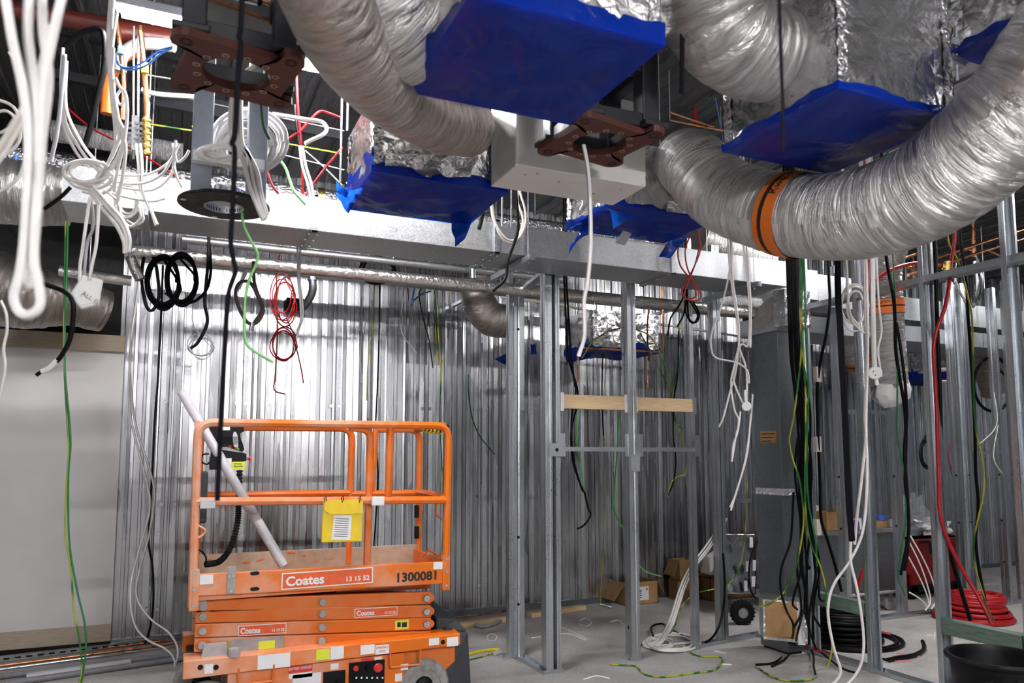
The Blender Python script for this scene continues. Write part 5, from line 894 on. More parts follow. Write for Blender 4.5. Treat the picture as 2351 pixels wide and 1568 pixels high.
for s, l in (('1838,1440 1868,1480 1900,1510 1935,1535 1965,1545', 'upper'), ('1840,1460 1866,1500 1868,1530 1872,1548', 'lower')): cab('black cable end trailing past the floor track, %s one' % l, BC, .008, s, 'Z0.03', group=G4)
for s, m, l in (('1838,590 1836,700 1840,800 1830,900 1822,960 1812,1010 1822,1060 1835,1100 1845,1180 1840,1240 1825,1310 1800,1360 1770,1385 1744,1394', EC, 'green and yellow wire curving from the black bunch onto the cardboard face'), ('1843,640 1838,760 1848,860 1850,980 1848,1100 1850,1180 1862,1250 1880,1290 1894,1340 1898,1400 1905,1450 1910,1490 1895,1540 1860,1560,Z0.01 1790,1560,Z0.01 1735,1530,Z0.01', EC, 'longest green and yellow wire looping from the bunch over the floor'), ('1846,600 1850,760 1856,900 1852,1050 1856,1150 1872,1240 1876,1300', 'dark_green', 'dark green wire in the bunch beside the riser duct')): cab(l, m, .007, s, 'D5.75')
cab('black cable clipped down the stud beside the black bunch', BC, .012, '1905,690 1898,760 1882,840 1876,900 1878,1000 1882,1100 1885,1190 1900,1240 1918,1300 1932,1358', 'D6.0')
for y in (840, 1000, 1190):
    P = W(1873, y + 20, 'D6.02'); MB().box(P[0] - .02, P[0] + .03, P[1] - .03, P[1] + .01, P[2] - .06, P[2] + .06).build('cable_saddle', 'cream'); 
for o, l in zip([o for o in COL.objects if o.name.startswith('cable_saddle')], ('highest', 'middle', 'lowest')): tag(o, 'cream cable saddle on the stud beside the bunch, %s one' % l, 'saddle', 'cream cable saddles')
# right bay
for s, r, l in (('2003,590 2004,700 2006,800 2008,850', .015, 'thick white cable hanging in front of the upright flexible duct'), ('1985,590 1986,700 1990,800 1986,950 1988,1000 1978,1100 1968,1180 1962,1250', .009, 'long white cable hanging in front of the middle right stud'), ('2012,590 2018,700 2024,760 2016,800 2020,840 2024,865', .006, 'thin grey white wire wavering in front of the upright duct')): cab(l, WC, r, s, 'D4.6')
cab('white cable crossing over into the wide loop at the floor, upper strand', WC, .0082, '1990,640 1992,800 1988,980 1991,1060 1988,1160 1978,1230 1950,1290 1915,1340 1902,1385 1903,1430 1915,1490 1930,1540 1918,1565 1900,1575', 'D4.5'); cab('white cable crossing over into the wide loop at the floor, lower strand', WC, .0082, '1953,1242 1953,1290 1965,1340 1976,1400 1983,1470 1978,1520 1960,1555 1935,1580', 'D4.4')
coil('white cable coil tied high beside the broad black strap', WC, .0065, 1966, 702, 26, 48, 3, 'D4.9', jit=.25, seed=31)
for s, l in (('1946,678 1952,720 1965,740 1982,758', 'upper'), ('1948,690 1956,735 1970,752 1984,765', 'lower')): cab('white cable drooping off the tied coil beside the broad strap, %s one' % l, WC, .007, s, 'D4.88')
pg2 = thing('plug_socket', 'round white plug socket hanging in front of the upright flexible duct', 'plug', W(2009, 858, 'D4.6')); MB().lathe([(0, .012), (.035, .012), (.04, .006), (.04, -.012)], W(2009, 856, 'D4.58'), CP - W(2009, 856, 'D4.58'), 20).build('plug_face', 'plug_white', pg2, smooth=40)
for dx, dy in ((-.012, .008), (.012, .008), (0, -.014)): MB().cyl(W(2009, 856, 'D4.57') + rt * dx + (0, 0, dy) - fw * .006, W(2009, 856, 'D4.57') + rt * dx + (0, 0, dy) - fw * .004, .004, 6).build('pin_slot', 'ink', pg2)
MB().cyl(W(2010, 866, 'D4.6'), W(2014, 884, 'D4.6'), .012, 10).build('plug_sleeve', 'plug_white', pg2)
for s, l in (('2035,590 2045,650 2052,690 2055,740 2056,800 2064,860 2076,930 2080,1000 2078,1100 2086,1180 2084,1260 2076,1310', 'front'), ('2058,740 2068,800 2078,880 2082,960 2076,1040 2084,1140 2086,1220 2076,1280 2068,1320', 'back')): cab('black cable hanging beside the upright flexible duct, %s strand' % l, BC, .011, s, 'D5.2')
cab('thin green wire hanging beside the upright flexible duct', 'dark_green', .005, '2050,585 2055,680 2058,780 2060,900 2060,1000 2075,1080 2080,1180 2070,1260 2062,1320 2078,1368', 'D5.2')
cab('thick red hose clipped to the stud and bending onto the green nogging', 'red_cable', .0125, '2192,545,D5.3 2184,600,D5.3 2180,650,D5.25 2168,710,D5.2 2150,760,D5.2 2143,810,D5.2 2148,900,D5.2 2152,1000,D5.2 2155,1100,D5.2 2158,1180,D5.2 2176,1240,D5.2 2205,1300,D5.2 2240,1360,D5.15 2262,1400,D5.1 2276,1432,D5.05', None, 'hose', 'hose', n=10)
cab('black hose running beside the thick red hose to the green nogging', BC, .014, '2148,600 2152,760 2158,900 2160,1050 2162,1180 2172,1230 2190,1300 2208,1360 2228,1424', 'D5.3', 'hose', 'hose', n=8)
cab('red tube arching behind the stud to the brass tee', 'red_cable', .013, '1994,672 2010,645 2040,622 2080,608 2120,604 2168,613', 'D5.6', 'hose', 'hose', n=8); cab('short red hose bowing up from the hidden green nogging', 'red_cable', .014, '1992,1282 1978,1320 1970,1345 1968,1366', 'D6.2', 'hose', 'hose', n=8)
bt = thing('brass_tee', 'brass tee fitting joining the thick red hose and the red tube', 'fitting', W(2175, 620, 'D5.26')); MB().cyl(W(2176, 600, 'D5.26'), W(2173, 628, 'D5.26'), .024, 12).build('tee_body', 'brass', bt); MB().cyl(W(2162, 612, 'D5.26'), W(2178, 614, 'D5.26'), .018, 12).build('tee_branch', 'brass', bt)
cab('orange cable hanging in front of the end stud', 'orange_cable', .014, '2308,500 2314,580 2320,650 2324,740 2334,800 2340,868', 'D5.0'); cab('black cable hanging right of the thick red hose', BC, .011, '2206,560 2218,640 2222,720 2228,800 2232,860 2238,980 2240,1080 2246,1160 2240,1240 2250,1320 2262,1380', 'D5.4')
cab('green and yellow wire hanging right of the thick red hose', EC, .006, '2178,555 2200,600 2222,680 2232,740 2234,860 2240,980 2256,1060 2258,1130 2246,1190 2236,1240 2238,1300 2256,1360 2266,1395 2282,1424', 'D5.35')
coil('black cable loop hung over the foil stub on the far right', BC, .013, 2282, 880, 44, 62, 3, 'Y5.9', jit=.06, seed=41, tail0='2270,822'); coil('small black cable coil strapped to the far stud', BC, .01, 2130, 1040, 14, 34, 5, 'Y5.4', jit=.15, seed=43); coil('white cable coil hanging by the far blue covered box', WC, .012, 2168, 862, 24, 14, 3, 'Y6.0', jit=.15, seed=45)
for s, l in (('2085,1240 2110,1290 2128,1340 2136,1380 2124,1402', 'first'), ('2090,1230 2118,1280 2140,1330 2150,1375 2138,1398', 'second'), ('2084,1275 2108,1320 2126,1360 2134,1390', 'third'), ('2088,1360 2108,1372 2122,1385 2130,1396', 'fourth')): cab('thin white cable arching in front of the red bin, %s strand from the left' % l, WC, .008, s, 'Y5.35', group='white cables by the red bin')
cab('dark red cable hanging thin between the far studs', 'dark_red', .006, '2172,780 2176,900 2184,1000 2178,1050 2186,1090', 'Y5.9'); cab('white tie wire beside the far steel nogging', WC, .006, '2282,900 2290,960 2280,990 2250,1018', 'Y5.4'); cab('long thin white wire dangling below the far nogging', WC, .005, '2292,975 2282,1030 2284,1060 2302,1088', 'Y5.4')
for k, (s, r, l) in enumerate((('2090,612 2420,503', .016, 'upper copper pipe crossing behind the right studs'), ('2085,632 2420,525', .016, 'lower copper pipe crossing behind the right studs'), ('2060,598 2150,568', .013, 'short copper pipe above the upright flexible duct'), ('2085,614 2180,634', .013, 'dark copper pipe crossing behind the brass tee'), ('2270,576 2318,598', .01, 'short copper branch pipe beside the end stud'))): pipe('copper_pipe', l, path(s, 'Y5.0'), r, 'copper', sm=0)
pipe('copper_pipe', 'upright copper pipe stub behind the crossing copper pipes', path('2232,490 2236,590', 'Y5.03'), .02, 'copper', sm=0)
bh = thing('braided_hose', 'silver braided hose loop with steel fitting hanging behind the head rail', 'hose', W(2236, 690, 'Y5.05')); MB().tube(smooth_path(path('2228,720 2215,690 2195,650 2194,600 2212,574 2236,580 2252,620 2254,660 2246,690', 'Y5.05'), 6), .013, 10).build('braid', 'chrome', bh, smooth=60); MB().tube(path('2237,600 2244,650 2238,690 2234,705', 'Y5.03'), .016, 10).build('hose_tail', 'chrome', bh, smooth=60); MB().tube(path('2239,686 2236,698', 'Y5.01'), .026, 12).build('hose_nut', 'chrome', bh)
for k, (s, m, r, l) in enumerate((('2180,70 2260,52 2351,20 2420,0', EC, .014, 'upper green and yellow cable bundle in the top corner'), ('2190,110 2270,75 2351,38', EC, .014, 'lower green and yellow cable bundle in the top corner'), ('2190,125 2280,95 2351,65', 'dark_red', .012, 'dark red cable below the green bundles in the top corner'), ('2230,105 2270,110 2310,112 2351,128', EC, .008, 'green wire drooping in the top corner'))): cab(l, m, r, s, 'Y2.6')
for k, (s, l) in enumerate((('2190,235 2351,165', 'upper'), ('2195,250 2351,182', 'lower'))): pipe('copper_pipe', 'thin copper pipe behind the shiny foil box, %s one' % l, path(s, 'Y3.4'), .012, 'copper', sm=0)
for s, l in (('1538,258 1640,292', 'upper'), ('1538,276 1660,300', 'lower')): pipe('copper_pipe', 'thin copper line behind the dark square frame, %s one' % l, path(s, 'Y4.2'), .007, 'copper', sm=0, joints=[(np.array([*path(s, 'Y4.2')[0][:2], (path(s, 'Y4.2')[0][2] + ZC) / 2]), (0, 0, 1), .004, ZC - path(s, 'Y4.2')[0][2], 'galv', 'hanger_rod')])
pl_ = thing('support_bracket', 'galvanised channel bracket hanging right of the shiny foil box', 'bracket', W(2195, 130, 'D3.3')); MB().bar(W(2180, 95, 'D3.3'), W(2205, 103, 'D3.3'), .03).build('channel', 'galv', pl_); MB().bar(W(2180, 132, 'D3.3'), W(2215, 150, 'D3.3'), .03).build('channel', 'galv', pl_); MB().cyl(W(2196, 60, 'D3.3'), W(2198, 185, 'D3.3'), .006, 6).build('threaded_rod', 'galv', pl_)
for k, (x, y0, y1, Y, l) in enumerate(((1153, 300, 520, 4.6, 'left of the pale cabinet'), (1174, 300, 520, 4.62, 'behind the white cable loop'), (781, 215, 420, 4.3, 'left of the torn blue box'), (797, 210, 300, 4.3, 'with a white sleeve left of the torn blue box'), (1655, 170, 300, 4.5, 'behind the bulging duct elbow'), (1838, 490, 700, 5.1, 'right of the riser elbow'), (1893, 590, 700, 5.6, 'in the bright far bay'))):
    o = MB().cyl(W(x, y1, 'Y%.2f' % Y), (*W(x, y1, 'Y%.2f' % Y)[:2], ZC), .006, 6).build('hanger_rod', 'galv'); tag(o, 'threaded steel hanger rod %s' % l, 'rod', 'threaded hanger rods')

for s, l in (('1520,22 1640,34', 'upper'), ('1520,48 1640,58', 'lower')): pipe('plastic_conduit', 'pale conduit crossing under the deck between the two big boxes, %s one' % l, path(s, 'Y3.3'), .03, 'pvc', sm=0)

for s, l in (('404,322 398,360 404,400 418,430', 'dangling in front of the bright duct'), ('412,330 402,352 408,372 424,362 434,345', 'bent towards the grey post'), ('180,368 160,395 172,425 205,432 240,410 228,375 195,366', 'circling the tangled knot'), ('236,372 262,395 258,430 225,446 190,440', 'wrapped under the tangled knot'), ('278,205 268,222 275,240 288,228 282,208', 'tied in a small loop on the copper pipe'), ('240,436 270,462 280,500 300,520 322,500 318,470', 'looping below the duct edge'), ('232,400 280,420 330,420 372,400 396,362', 'stretched between the knot and the grey post'), ('20,120 48,160 60,210 48,270 10,300 -20,310', 'curving at the top edge behind the near bundle')):
    cab('loose white cable %s' % l, WC, .0068, s, 'D3.75', group='loose white cables at the tangled knot')
# ---------------------------------------------------------------- floor things and far bay
def gbox(name, label, p0, w, d, h, rz=0, m='cardboard', cat='box', open_=False, z=0, group=None, flaps=True, sticker=None):
    c, s_ = math.cos(rz), math.sin(rz); u, v = np.array([c, s_, 0]), np.array([-s_, c, 0]); o0 = np.array([p0[0], p0[1], z])
    t = thing(name, label, cat, o0, group); th = .006
    def slab(a, b, cc, nm, mm=m): return MB().hexa([a, a + b, a + b + cc, a + cc] + [x for x in ()] or []) if 0 else None
    def plate(o, e1, e2, nrm, nm, mm=m):
        o, e1, e2, nrm = (np.array(q, float) for q in (o, e1, e2, nrm)); return MB().hexa([o, o + e1, o + e1 + nrm, o + nrm, o + e2, o + e1 + e2, o + e1 + e2 + nrm, o + e2 + nrm]).build(nm, mm, t)
    Z = np.array([0, 0, h])
    plate(o0, u * w, Z, v * th, 'box_side'); plate(o0 + v * (d - th), u * w, Z, v * th, 'box_side'); plate(o0, v * d, Z, u * th, 'box_side'); plate(o0 + u * (w - th), v * d, Z, u * th, 'box_side'); plate(o0, u * w, v * d, (0, 0, th), 'box_base')
    if not open_: plate(o0 + Z - (0, 0, th), u * w, v * d, (0, 0, th), 'box_lid')
    elif flaps:
        plate(o0 + Z, v * d, -u * w * .35 - Z * .75, u * th, 'box_flap'); plate(o0 + Z + u * w, v * d, u * w * .2 - Z * .6, u * th, 'box_flap')
    if sticker:
        a, b, c_, e = sticker; s0 = MB().hexa([o0 + u * a + Z * b - v * .001, o0 + u * c_ + Z * b - v * .001, o0 + u * c_ + Z * b, o0 + u * a + Z * b, o0 + u * a + Z * e - v * .001, o0 + u * c_ + Z * e - v * .001, o0 + u * c_ + Z * e, o0 + u * a + Z * e]).build('shipping_label', 'paper', t)
        MB().cyl(o0 + u * (c_ - .025) + Z * (e - .12) - v * .001, o0 + u * (c_ - .025) + Z * (e - .12) - v * .002, .012, 14).build('red_dot', 'sticker_red', s0)
        for k in range(4): MB().hexa([o0 + u * (a + .02) + Z * (e - .2 - .1 * k) - v * .002] * 1 + [o0 + u * (a + .02 + .05 - .01 * (k % 2)) + Z * (e - .2 - .1 * k) - v * .002, o0 + u * (a + .06) + Z * (e - .2 - .1 * k) - v * .001, o0 + u * (a + .02) + Z * (e - .2 - .1 * k) - v * .001, o0 + u * (a + .02) + Z * (e - .16 - .1 * k) - v * .002, o0 + u * (a + .07) + Z * (e - .16 - .1 * k) - v * .002, o0 + u * (a + .07) + Z * (e - .16 - .1 * k) - v * .001, o0 + u * (a + .02) + Z * (e - .16 - .1 * k) - v * .001]).build('print_line', 'ink', s0)
    return t
p = W(1436, 1391, 'Z0'); gbox('cardboard_box', 'open cardboard box with white label behind the middle stud', p, .42, .3, .24, .0, open_=True, sticker=(.14, .18, .30, .78))
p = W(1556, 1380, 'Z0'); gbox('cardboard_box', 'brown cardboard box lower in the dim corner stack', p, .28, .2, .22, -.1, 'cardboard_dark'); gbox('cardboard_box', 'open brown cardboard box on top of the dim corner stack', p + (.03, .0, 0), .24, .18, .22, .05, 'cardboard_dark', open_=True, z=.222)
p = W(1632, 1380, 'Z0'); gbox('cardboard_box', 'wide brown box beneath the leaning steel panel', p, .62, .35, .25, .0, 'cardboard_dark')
p = W(1652, 1320, 'Y6.9'); sheetpatch(tag(MB().hexa([p + a for a in ((-.12, 0, -.0), (.14, 0, 0), (.14, .2, 0), (-.12, .2, 0), (-.1, .05, .2), (.06, .05, .26), (.06, .15, .26), (-.1, .15, .2))]).build('foam_wedge', 'plug_white', bevel=.02), 'white foam wedge lying on the wide brown box', 'foam'), [p + (-.1, -.01, .02), p + (.1, -.01, .02), p + (.1, -.01, .08), p + (-.1, -.01, .08)], 3, .002, 'foam_face', 'plug_white', 3, 3)
sp = thing('stainless_sheet', 'shiny stainless steel panel leaning upright left of the riser duct', 'metal sheet', W(1690, 1366, 'Y6.35'))
A = [W(1640, 1364, 'Y6.3'), W(1736, 1364, 'Y6.3'), W(1736, 1223, 'Y6.5'), W(1640, 1223, 'Y6.5')]
sheetpatch(sp, [A[0], A[1], A[2], A[3]], 5, .0007, 'panel_sheet', 'stainless', 24, 24, .003)
for x, y in ((1725, 1245), (1716, 1300), (1732, 1298), (1712, 1345), (1730, 1335)): sheetpatch(sp, [W(x - 4, y + 12, 'Y6.28'), W(x + 4, y + 12, 'Y6.28'), W(x + 4, y - 12, 'Y6.3'), W(x - 4, y - 12, 'Y6.3')], 6, .001, 'tape_piece', 'paper', 2, 2)
px_plate((1644, 1229), (1653, 1250), 6.3, 'galv', 'latch', sp, .01)
hw = thing('trolley_wheel', 'black knobbly pneumatic wheel standing beside the riser duct', 'wheel', W(1705, 1434, 'Z0'))
c = W(1705, 1434, 'Z0') + (0, 0, .115); ax = (-.3, -.95, 0)
MB().lathe([(.05, -.03), (.085, -.04), (.11, -.03), (.117, 0), (.11, .03), (.085, .04), (.05, .03)], c, ax, 32).build('tyre', 'rubber', hw, smooth=40)
MB().lathe([(0, -.02), (.02, -.03), (.03, -.02), (.05, -.028), (.055, -.02), (.055, .02), (0, .02)], c, ax, 24).build('wheel_hub', 'grey_plastic', hw, smooth=30)
axn = np.array(ax) / np.linalg.norm(ax); e1 = np.cross(axn, (0, 0, 1)); 
for k in range(20):
    a = 2 * math.pi * k / 20; d_ = e1 * math.cos(a) + np.array([0, 0, 1]) * math.sin(a); MB().obox(c + d_ * .114, d_ * .006, axn * .028, np.cross(d_, axn) * .007).build('tread_block', 'rubber', hw)
# timber and conduits on the floor
for s, w_, h_, l, m in (('1045,1437 1200,1415', .07, .045, 'pale timber batten on the floor behind the lift', 'timber'), ('1215,1412 1340,1394', .09, .045, 'pale timber batten on the floor behind the corner studs', 'timber')):
    P = path(s, 'Z0.024'); tag(MB().bar(P[0], P[1], w_, h_).build('timber_batten', m, bevel=.003), l, 'timber')
for k, (s, r, m, l) in enumerate((('-60,1522 430,1465', .012, 'copper', 'copper pipe lying along the wall base'), ('-60,1536 430,1474', .012, 'copper', 'second copper pipe lying along the wall base'), ('-60,1545 430,1480', .01, 'chrome', 'bright steel rod lying along the wall base'), ('-60,1560 430,1500', .022, 'pvc_dark', 'dark grey conduit length lying by the wall'), ('10,1570 430,1510', .022, 'pvc_dark', 'nearer dark grey conduit length lying by the wall'), ('60,1554 300,1520', .024, 'pvc', 'short pale grey conduit length lying by the wall'), ('1050,1418 1200,1398', .008, 'copper', 'thin copper pipe lying behind the timber batten'))):
    P = path(s, 'Z%.3f' % (r + .001)); tag(MB().tube(P, r, 12).build('conduit_length', m, smooth=50), l, 'pipe', 'pipe lengths on the floor')
P = path('-60,1530 430,1470', 'Z0.002'); ch_ = thing('slotted_channel', 'perforated steel channel lying along the base of the wall', 'channel', P[0]); MB().bar(P[0] + (0, .06, .02), P[1] + (0, .06, .02), .04, .04).build('channel_body', 'tray_steel', ch_)
for k in range(20):
    q = P[0] + (P[1] - P[0]) * (k + .5) / 20 + (0, .039, .02); MB().bar(q - (.03, 0, 0), q + (.03, 0, 0), .002, .012).build('slot', 'black_paint', ch_)
cab('grey flexible conduit bend lying beside the timber batten', 'grey_plastic', .018, '1092,1434 1105,1438 1130,1434 1150,1424', 'Z0.02', 'conduit_piece', 'conduit', n=10)
cab('yellow hose end with red band lying right of the lift', 'yellow', .012, '1060,1508 1090,1498 1120,1492 1147,1490', 'Z0.013', 'hose', 'hose'); cab('thin green wire lying right of the lift', EC, .006, '1060,1520 1090,1512 1120,1504 1140,1496', 'Z0.007')
tag(MB().cyl(*path('1380,1388 1405,1395', 'Z0.01'), .008, 8).build('steel_offcut', 'chrome'), 'shiny steel offcut on the floor beside the open box', 'offcut'); tag(MB().cyl(*path('1136,1500 1148,1496', 'Z0.02'), .018, 12).build('pipe_stub', 'pvc'), 'short grey pipe stub on the floor at the corner studs', 'pipe')
for k, (s, l) in enumerate((('1657,1525 1680,1526', 'white cable offcut beside the wandering green wire'), ('1640,1494 1665,1500', 'white plastic offcut before the right studs'))): tag(MB().tube(path(s, 'Z0.006'), .006, 6).build('cable_offcut', WC), l, 'offcut')
for s in ('1128,1455 1118,1460 1122,1470 1135,1470 1140,1460 1128,1455', '1330,1425 1345,1420 1358,1430 1345,1438 1330,1432', '1400,1428 1420,1424 1430,1432', '1220,1465 1300,1455 1345,1470', '1290,1440 1350,1468', '2128,1458 2162,1460', '2146,1452 2144,1468', '1340,1560 1370,1552 1400,1558'):
    MB().tube(smooth_path(path(s, 'Z0.001'), 4), .006, 4).build('chalk_mark', 'chalk', fl)
for s in ('2030,1512 2060,1520 2090,1518', '2060,1500 2085,1508 2110,1508'): MB().tube(path(s, 'Z0.001'), .012, 4).build('spray_mark', 'magenta', fl)
# cable drums on the floor
def drum(label, m, c, r0, r, turns, seed, tail=None, lay=8):
    rr = random.Random(seed); P = []
    for i in range(turns * 20):
        t = 2 * math.pi * i / 20; k = i / 20; la = k / turns * lay; R = r0 - .02 * (la % 1.0 > .5) + .035 * math.sin(k * 1.7) * (1.4 - la / lay) - .045 * (k % 2); P.append((c[0] + R * math.cos(t), c[1] + R * math.sin(t), r + la * 2 * r * .95))
    if tail: P = [q for q in tail] + P
    return cab(label, m, r, P, None, 'cable_coil', 'cable', None, 6, 2)
c = W(1945, 1472, 'Z0'); drum('heavy black cable coil stacked on the floor behind the stud', BC, c + (.0, .05, 0), .31, .017, 22, 1, lay=7, tail=path('2118,1472,Z0.05 2122,1490,Z0.02 2100,1504,Z0.02 2060,1510,Z0.02 2020,1512,Z0.02'))
for rx_, l in ((.45, 'outer'), (.40, 'inner')): cab('loose black cable turn spreading around the heavy coil, %s turn' % l, BC, .017, [(c[0] + .02 + rx_ * math.cos(2 * math.pi * i / 24), c[1] + rx_ * .9 * math.sin(2 * math.pi * i / 24), .018) for i in range(25)], None, 'cable_turn', 'cable', 'loose black cable turns')
c = W(2265, 1425, 'Z0'); drum('glossy red hose coil stacked on the floor behind the bucket', 'red_cable', c + (.0, .08, 0), .27, .02, 20, 2, lay=6); cab('loose red hose turn lying around the red coil', 'red_cable', .022, [(c[0] - .05 + .36 * math.cos(2 * math.pi * i / 24), c[1] + .1 + .33 * math.sin(2 * math.pi * i / 24), .023) for i in range(25)], None, 'hose_turn', 'hose')
cab('red hose end lying in front of the heavy black coil', 'red_cable', .02, '2046,1458 2020,1455 1990,1452 1900,1446 1860,1452 1842,1470 1858,1490 1895,1502', 'Z0.021', 'hose', 'hose', n=8)
# bucket
bk = thing('bucket', 'large black rubber builders bucket standing before the green nogging', 'bucket', (4.24, 2.86, 0))
MB().lathe([(0, .01), (.19, .01), (.2, .02), (.245, .47), (.268, .475), (.272, .488), (.265, .5), (.248, .5), (.238, .47), (.195, .03), (0, .03)], (4.24, 2.86, 0), (0, 0, 1), 48).build('bucket_body', 'plastic_black', bk, smooth=35)
for a in (3.75, 3.75 + math.pi):
    q = np.array([4.24 + .25 * math.cos(a), 2.86 + .25 * math.sin(a), .425]); tn = np.array([-math.sin(a), math.cos(a), 0]); o_ = np.array([math.cos(a), math.sin(a), 0]); MB().tube(rnd([q - tn * .07, q - tn * .06 + o_ * .03 + (0, 0, -.012), q + tn * .06 + o_ * .03 + (0, 0, -.012), q + tn * .07], .015, 3), .009, 8).build('grip', 'plastic_black', bk, smooth=50)
tag(MB().obox((XR - .0, 2.98, .525), (.05, .03, 0), (-.02, .05, 0), (0, 0, .022)).build('phone_holder', 'plastic_black', bevel=.008), 'black gadget lying on the green nogging behind the bucket', 'gadget')
# trolley with boxes
TX0, TX1, TY0, TY1 = 5.45, 6.72, 5.75, 6.3
p0, p1 = W(1850, 1220, 'Y5.75'), W(2068, 1215, 'Y5.75'); TX0, TX1 = p0[0], p1[0]; TZ = (p0[2] + p1[2]) / 2
tl = thing('site_trolley', 'grey steel site trolley loaded with small boxes behind the studs', 'trolley', ((TX0 + TX1) / 2, 6.0, 0))
MB().box(TX0, TX1, TY0, TY1, TZ - .04, TZ).build('trolley_top', 'galv', tl, bevel=.006)
MB().box(TX0 + .02, TX1 - .02, TY0 + .02, TY1 - .02, .22, TZ - .04).build('trolley_body', 'galv_dull', tl)
MB().tube([(TX0, TY0 + .0, .2), (TX1, TY0 + .0, .2)], .018, 10).build('base_rail', 'grey_plastic', tl)
for xx in (TX0 + .15, TX1 - .15):
    for yy in (TY0 + .06, TY1 - .06): w = MB().lathe([(0, -.02), (.06, -.02), (.07, -.012), (.07, .012), (.06, .02), (0, .02)], (xx, yy, .072), (0, 1, 0), 20).build('castor_wheel', 'grey_plastic', tl, smooth=40); MB().box(xx - .03, xx + .03, yy - .028, yy + .028, .1, .2).build('castor_fork', 'galv', w)
def on_top(x, y): return W(x, y, 'Y5.82')
for x, y, w_, d_, h_, m, l, op in ((1836, 1216, .14, .14, .2, 'cardboard', 'brown carton with white and blue packs at the trolley end', False), (1893, 1214, .2, .18, .19, 'cardboard', 'open brown carton beside the cream saddle on the trolley', True), (1906, 1222, .16, .1, .09, 'paper', 'small white carton end on the trolley edge', False), (1955, 1206, .18, .12, .2, 'cardboard', 'open brown carton standing behind the white spray box', True), (1960, 1200, .14, .08, .11, 'paper', 'white printed carton on the trolley', False), (2006, 1206, .2, .15, .08, 'cardboard', 'flat brown carton under the blue tape roll', False)):
    q = on_top(x, y); dy = .14 if 'behind' in l else 0
    gbox('carton', l, (q[0], q[1] + dy - .03, 0), w_, d_, h_, random.uniform(-.15, .15), m, 'box', op, TZ + .001, 'cartons on the trolley', False)
q = on_top(1840, 1180); tag(MB().box(q[0], q[0] + .11, q[1] - .03, q[1] + .08, TZ + .203, TZ + .27).build('small_pack', 'paper', bevel=.003), 'white and blue pack on top of the brown carton', 'box'); q = on_top(1902, 1180); tag(MB().box(q[0], q[0] + .07, 6.0, 6.05, TZ + .17, TZ + .24).build('small_pack', 'paper', bevel=.003), 'small white pack sticking out above the open carton', 'box')
q = on_top(2024, 1196); tag(MB().lathe([(.03, 0), (.055, 0), (.055, .05), (.03, .05), (.03, 0)], (q[0] + .02, q[1] + .03, TZ + .083), (0, 0, 1), 24).build('tape_roll', 'tape_blue', smooth=30), 'blue tape roll lying on the flat brown carton', 'tape roll')
q = on_top(2052, 1206); tag(MB().lathe([(0, 0), (.03, 0), (.037, .08), (.04, .08), (.036, .083)], (q[0], q[1] + .05, TZ + .001), (0, 0, 1), 20).build('plastic_cup', 'pvc', smooth=30), 'small clear grey cup beside the flat brown carton', 'cup')
q = on_top(1966, 1215); tag(MB().lathe([(0, 0), (.028, 0), (.032, .02), (.03, .07), (.024, .09), (.012, .1), (.012, .12), (0, .12)], (q[0] - .02, q[1] - .02, TZ + .001), (0, 0, 1), 18).build('purple_bottle', 'purple', smooth=40), 'purple bottle in front of the white printed carton', 'bottle')
q = on_top(1925, 1200); tag(MB().tube([(q[0], q[1], TZ + .19), (q[0] + .06, q[1], TZ + .23), (q[0] + .07, q[1], TZ + .237), (q[0] + .1, q[1], TZ + .255)], [.03, .03, .015, .012], 12).build('water_bottle', 'clear_film', smooth=40), 'clear plastic bottle lying in the open carton', 'bottle')
# red bin
a0, a1 = W(2086, 1240, 'Y6.05'), W(2218, 1238, 'Y6.05')
rb = thing('rubbish_bin', 'large red wheeled rubbish bin overflowing with plastic behind the studs', 'bin', ((a0[0] + a1[0]) / 2, 6.4, 0)); zt = a0[2]
MB().hexa([(a0[0] + .05, 6.08, .16), (a1[0] - .05, 6.08, .16), (a1[0] - .05, 6.7, .16), (a0[0] + .05, 6.7, .16), (a0[0], 6.05, zt), (a1[0], 6.05, zt), (a1[0], 6.75, zt), (a0[0], 6.75, zt)]).build('bin_body', 'red_bin', rb, bevel=.02)
MB().box(a0[0] - .02, a1[0] + .02, 6.02, 6.78, zt - .04, zt).build('bin_rim', 'red_bin', rb, bevel=.01); MB().box(a0[0] + .02, a1[0] - .02, 6.1, 6.7, .08, .16).build('bin_base', 'plastic_black', rb)
MB().tube(rnd([(a0[0] + .1, 6.04, zt - .02), (a0[0] + .25, 5.98, zt - .02), (a0[0] + .26, 5.98, zt - .15)], .03, 3), .012, 8).build('bin_handle', 'plastic_black', rb)
for xx in (a0[0] + .12, a1[0] - .12): MB().lathe([(0, -.02), (.07, -.02), (.08, 0), (.07, .02), (0, .02)], (xx, 6.12, .08), (0, 1, 0), 18).build('bin_wheel', 'plastic_black', rb, smooth=40)
def bag(label, c, r, seed, m='clear_film'):
    ws = wav(seed, .12, 9); mb = MB(); n = 18
    mb.grid(lambda u, v: (lambda d: np.array(c) + d * np.array(r) * (1 + wob(d, ws)))(np.array([math.sin(math.pi * max(.001, min(.999, v))) * math.cos(2 * math.pi * u), math.sin(math.pi * max(.001, min(.999, v))) * math.sin(2 * math.pi * u), math.cos(math.pi * v)])), n, n); return tag(mb.build('plastic_bag', m), label, 'bag', 'crumpled plastic bags')
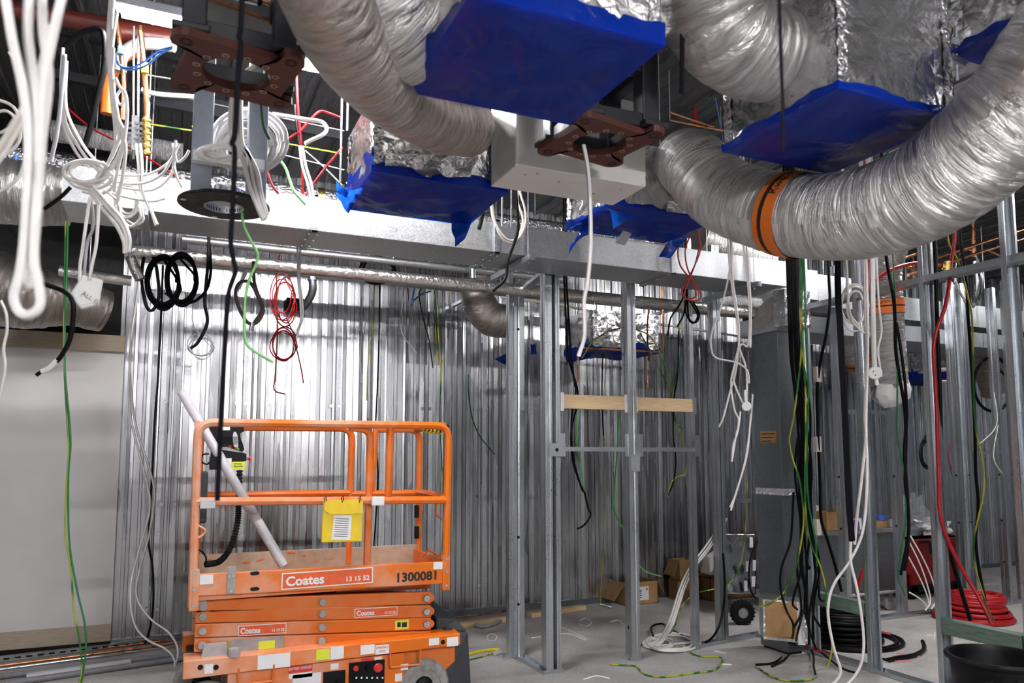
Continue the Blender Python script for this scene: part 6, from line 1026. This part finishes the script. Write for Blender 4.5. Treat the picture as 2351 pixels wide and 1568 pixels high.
bag('crumpled clear plastic bag heaped at the left of the red bin', (a0[0] + .22, 6.3, zt + .16), (.2, .18, .16), 1); bag('tall clear plastic bag poking out of the red bin', (a0[0] + .5, 6.4, zt + .22), (.16, .14, .22), 2); bag('white crumpled plastic heap at the right of the red bin', (a1[0] - .2, 6.3, zt + .1), (.16, .15, .1), 3, 'paper'); q = W(2300, 1375, 'Z0'); bag('small clear plastic bag on the floor behind the red coil', q + (0, .1, .07), (.22, .12, .07), 4)
tag(MB().box(a0[0] - .1, a0[0] - .02, 6.0, 6.5, .3, zt - .1).build('red_crate', 'red_bin', bevel=.01), 'narrow red crate between the trolley and the red bin', 'crate')
gr = thing('angle_grinder', 'dark angle grinder lying on the floor by the far wall', 'tool', W(2310, 1284, 'Z0')); q = W(2295, 1286, 'Z0') + (0, 0, .05); MB().tube([q, q + (.18, -.02, 0), q + (.4, -.05, .0)], [.05, .04, .03], 12).build('tool_body', 'plastic_black', gr, smooth=50); MB().tube([q + (-.05, 0, .0), q + (.03, 0, .0)], [.04, .06], 14).build('gear_head', 'dark_steel', gr)
# black bracket things on walls
o = MB().box(*W(1020, 0, 'Y6')[:1], *W(1021, 0, 'Y6')[:1], 0, .001, 0, .001) if 0 else None
p = W(660, 690, 'Y7.2'); tag(MB().box(p[0], p[0] + .16, 7.25, 7.395, p[2] - .08, p[2] + .04).build('wall_bracket', 'black_paint', bevel=.004), 'dark bracket box on the steel wall behind the red loops', 'bracket')
pipe('drain_pipe', 'grey plumbing elbow below the foil pipe beside the white cables', [W(716, 632, 'Y6.2'), W(718, 665, 'Y6.2'), W(708, 690, 'Y6.25'), W(696, 705, 'Y6.3')], .032, 'galv_dull', joints=[(W(717, 640, 'Y6.2'), (0, 0, 1), .04, .03, 'galv', 'joint_collar')])
pipe('vent_pipe', 'short steel pipe dropping onto the long foil pipe', [W(1085, 605, 'Y5.62'), W(1086, 640, 'Y5.62')], .028, 'galv', sm=0)
tag(MB().box(*[v for v in (3.28, 3.36, 7.32, 7.395, 2.62, 2.78)]).build('wall_socket', 'plug_white', bevel=.004), 'small white socket box on the far wall', 'socket'); tag(MB().box(3.75, 3.83, 7.33, 7.395, 3.02, 3.1).build('alarm_device', 'orange_cable', bevel=.01), 'small orange alarm device on the far wall', 'device')
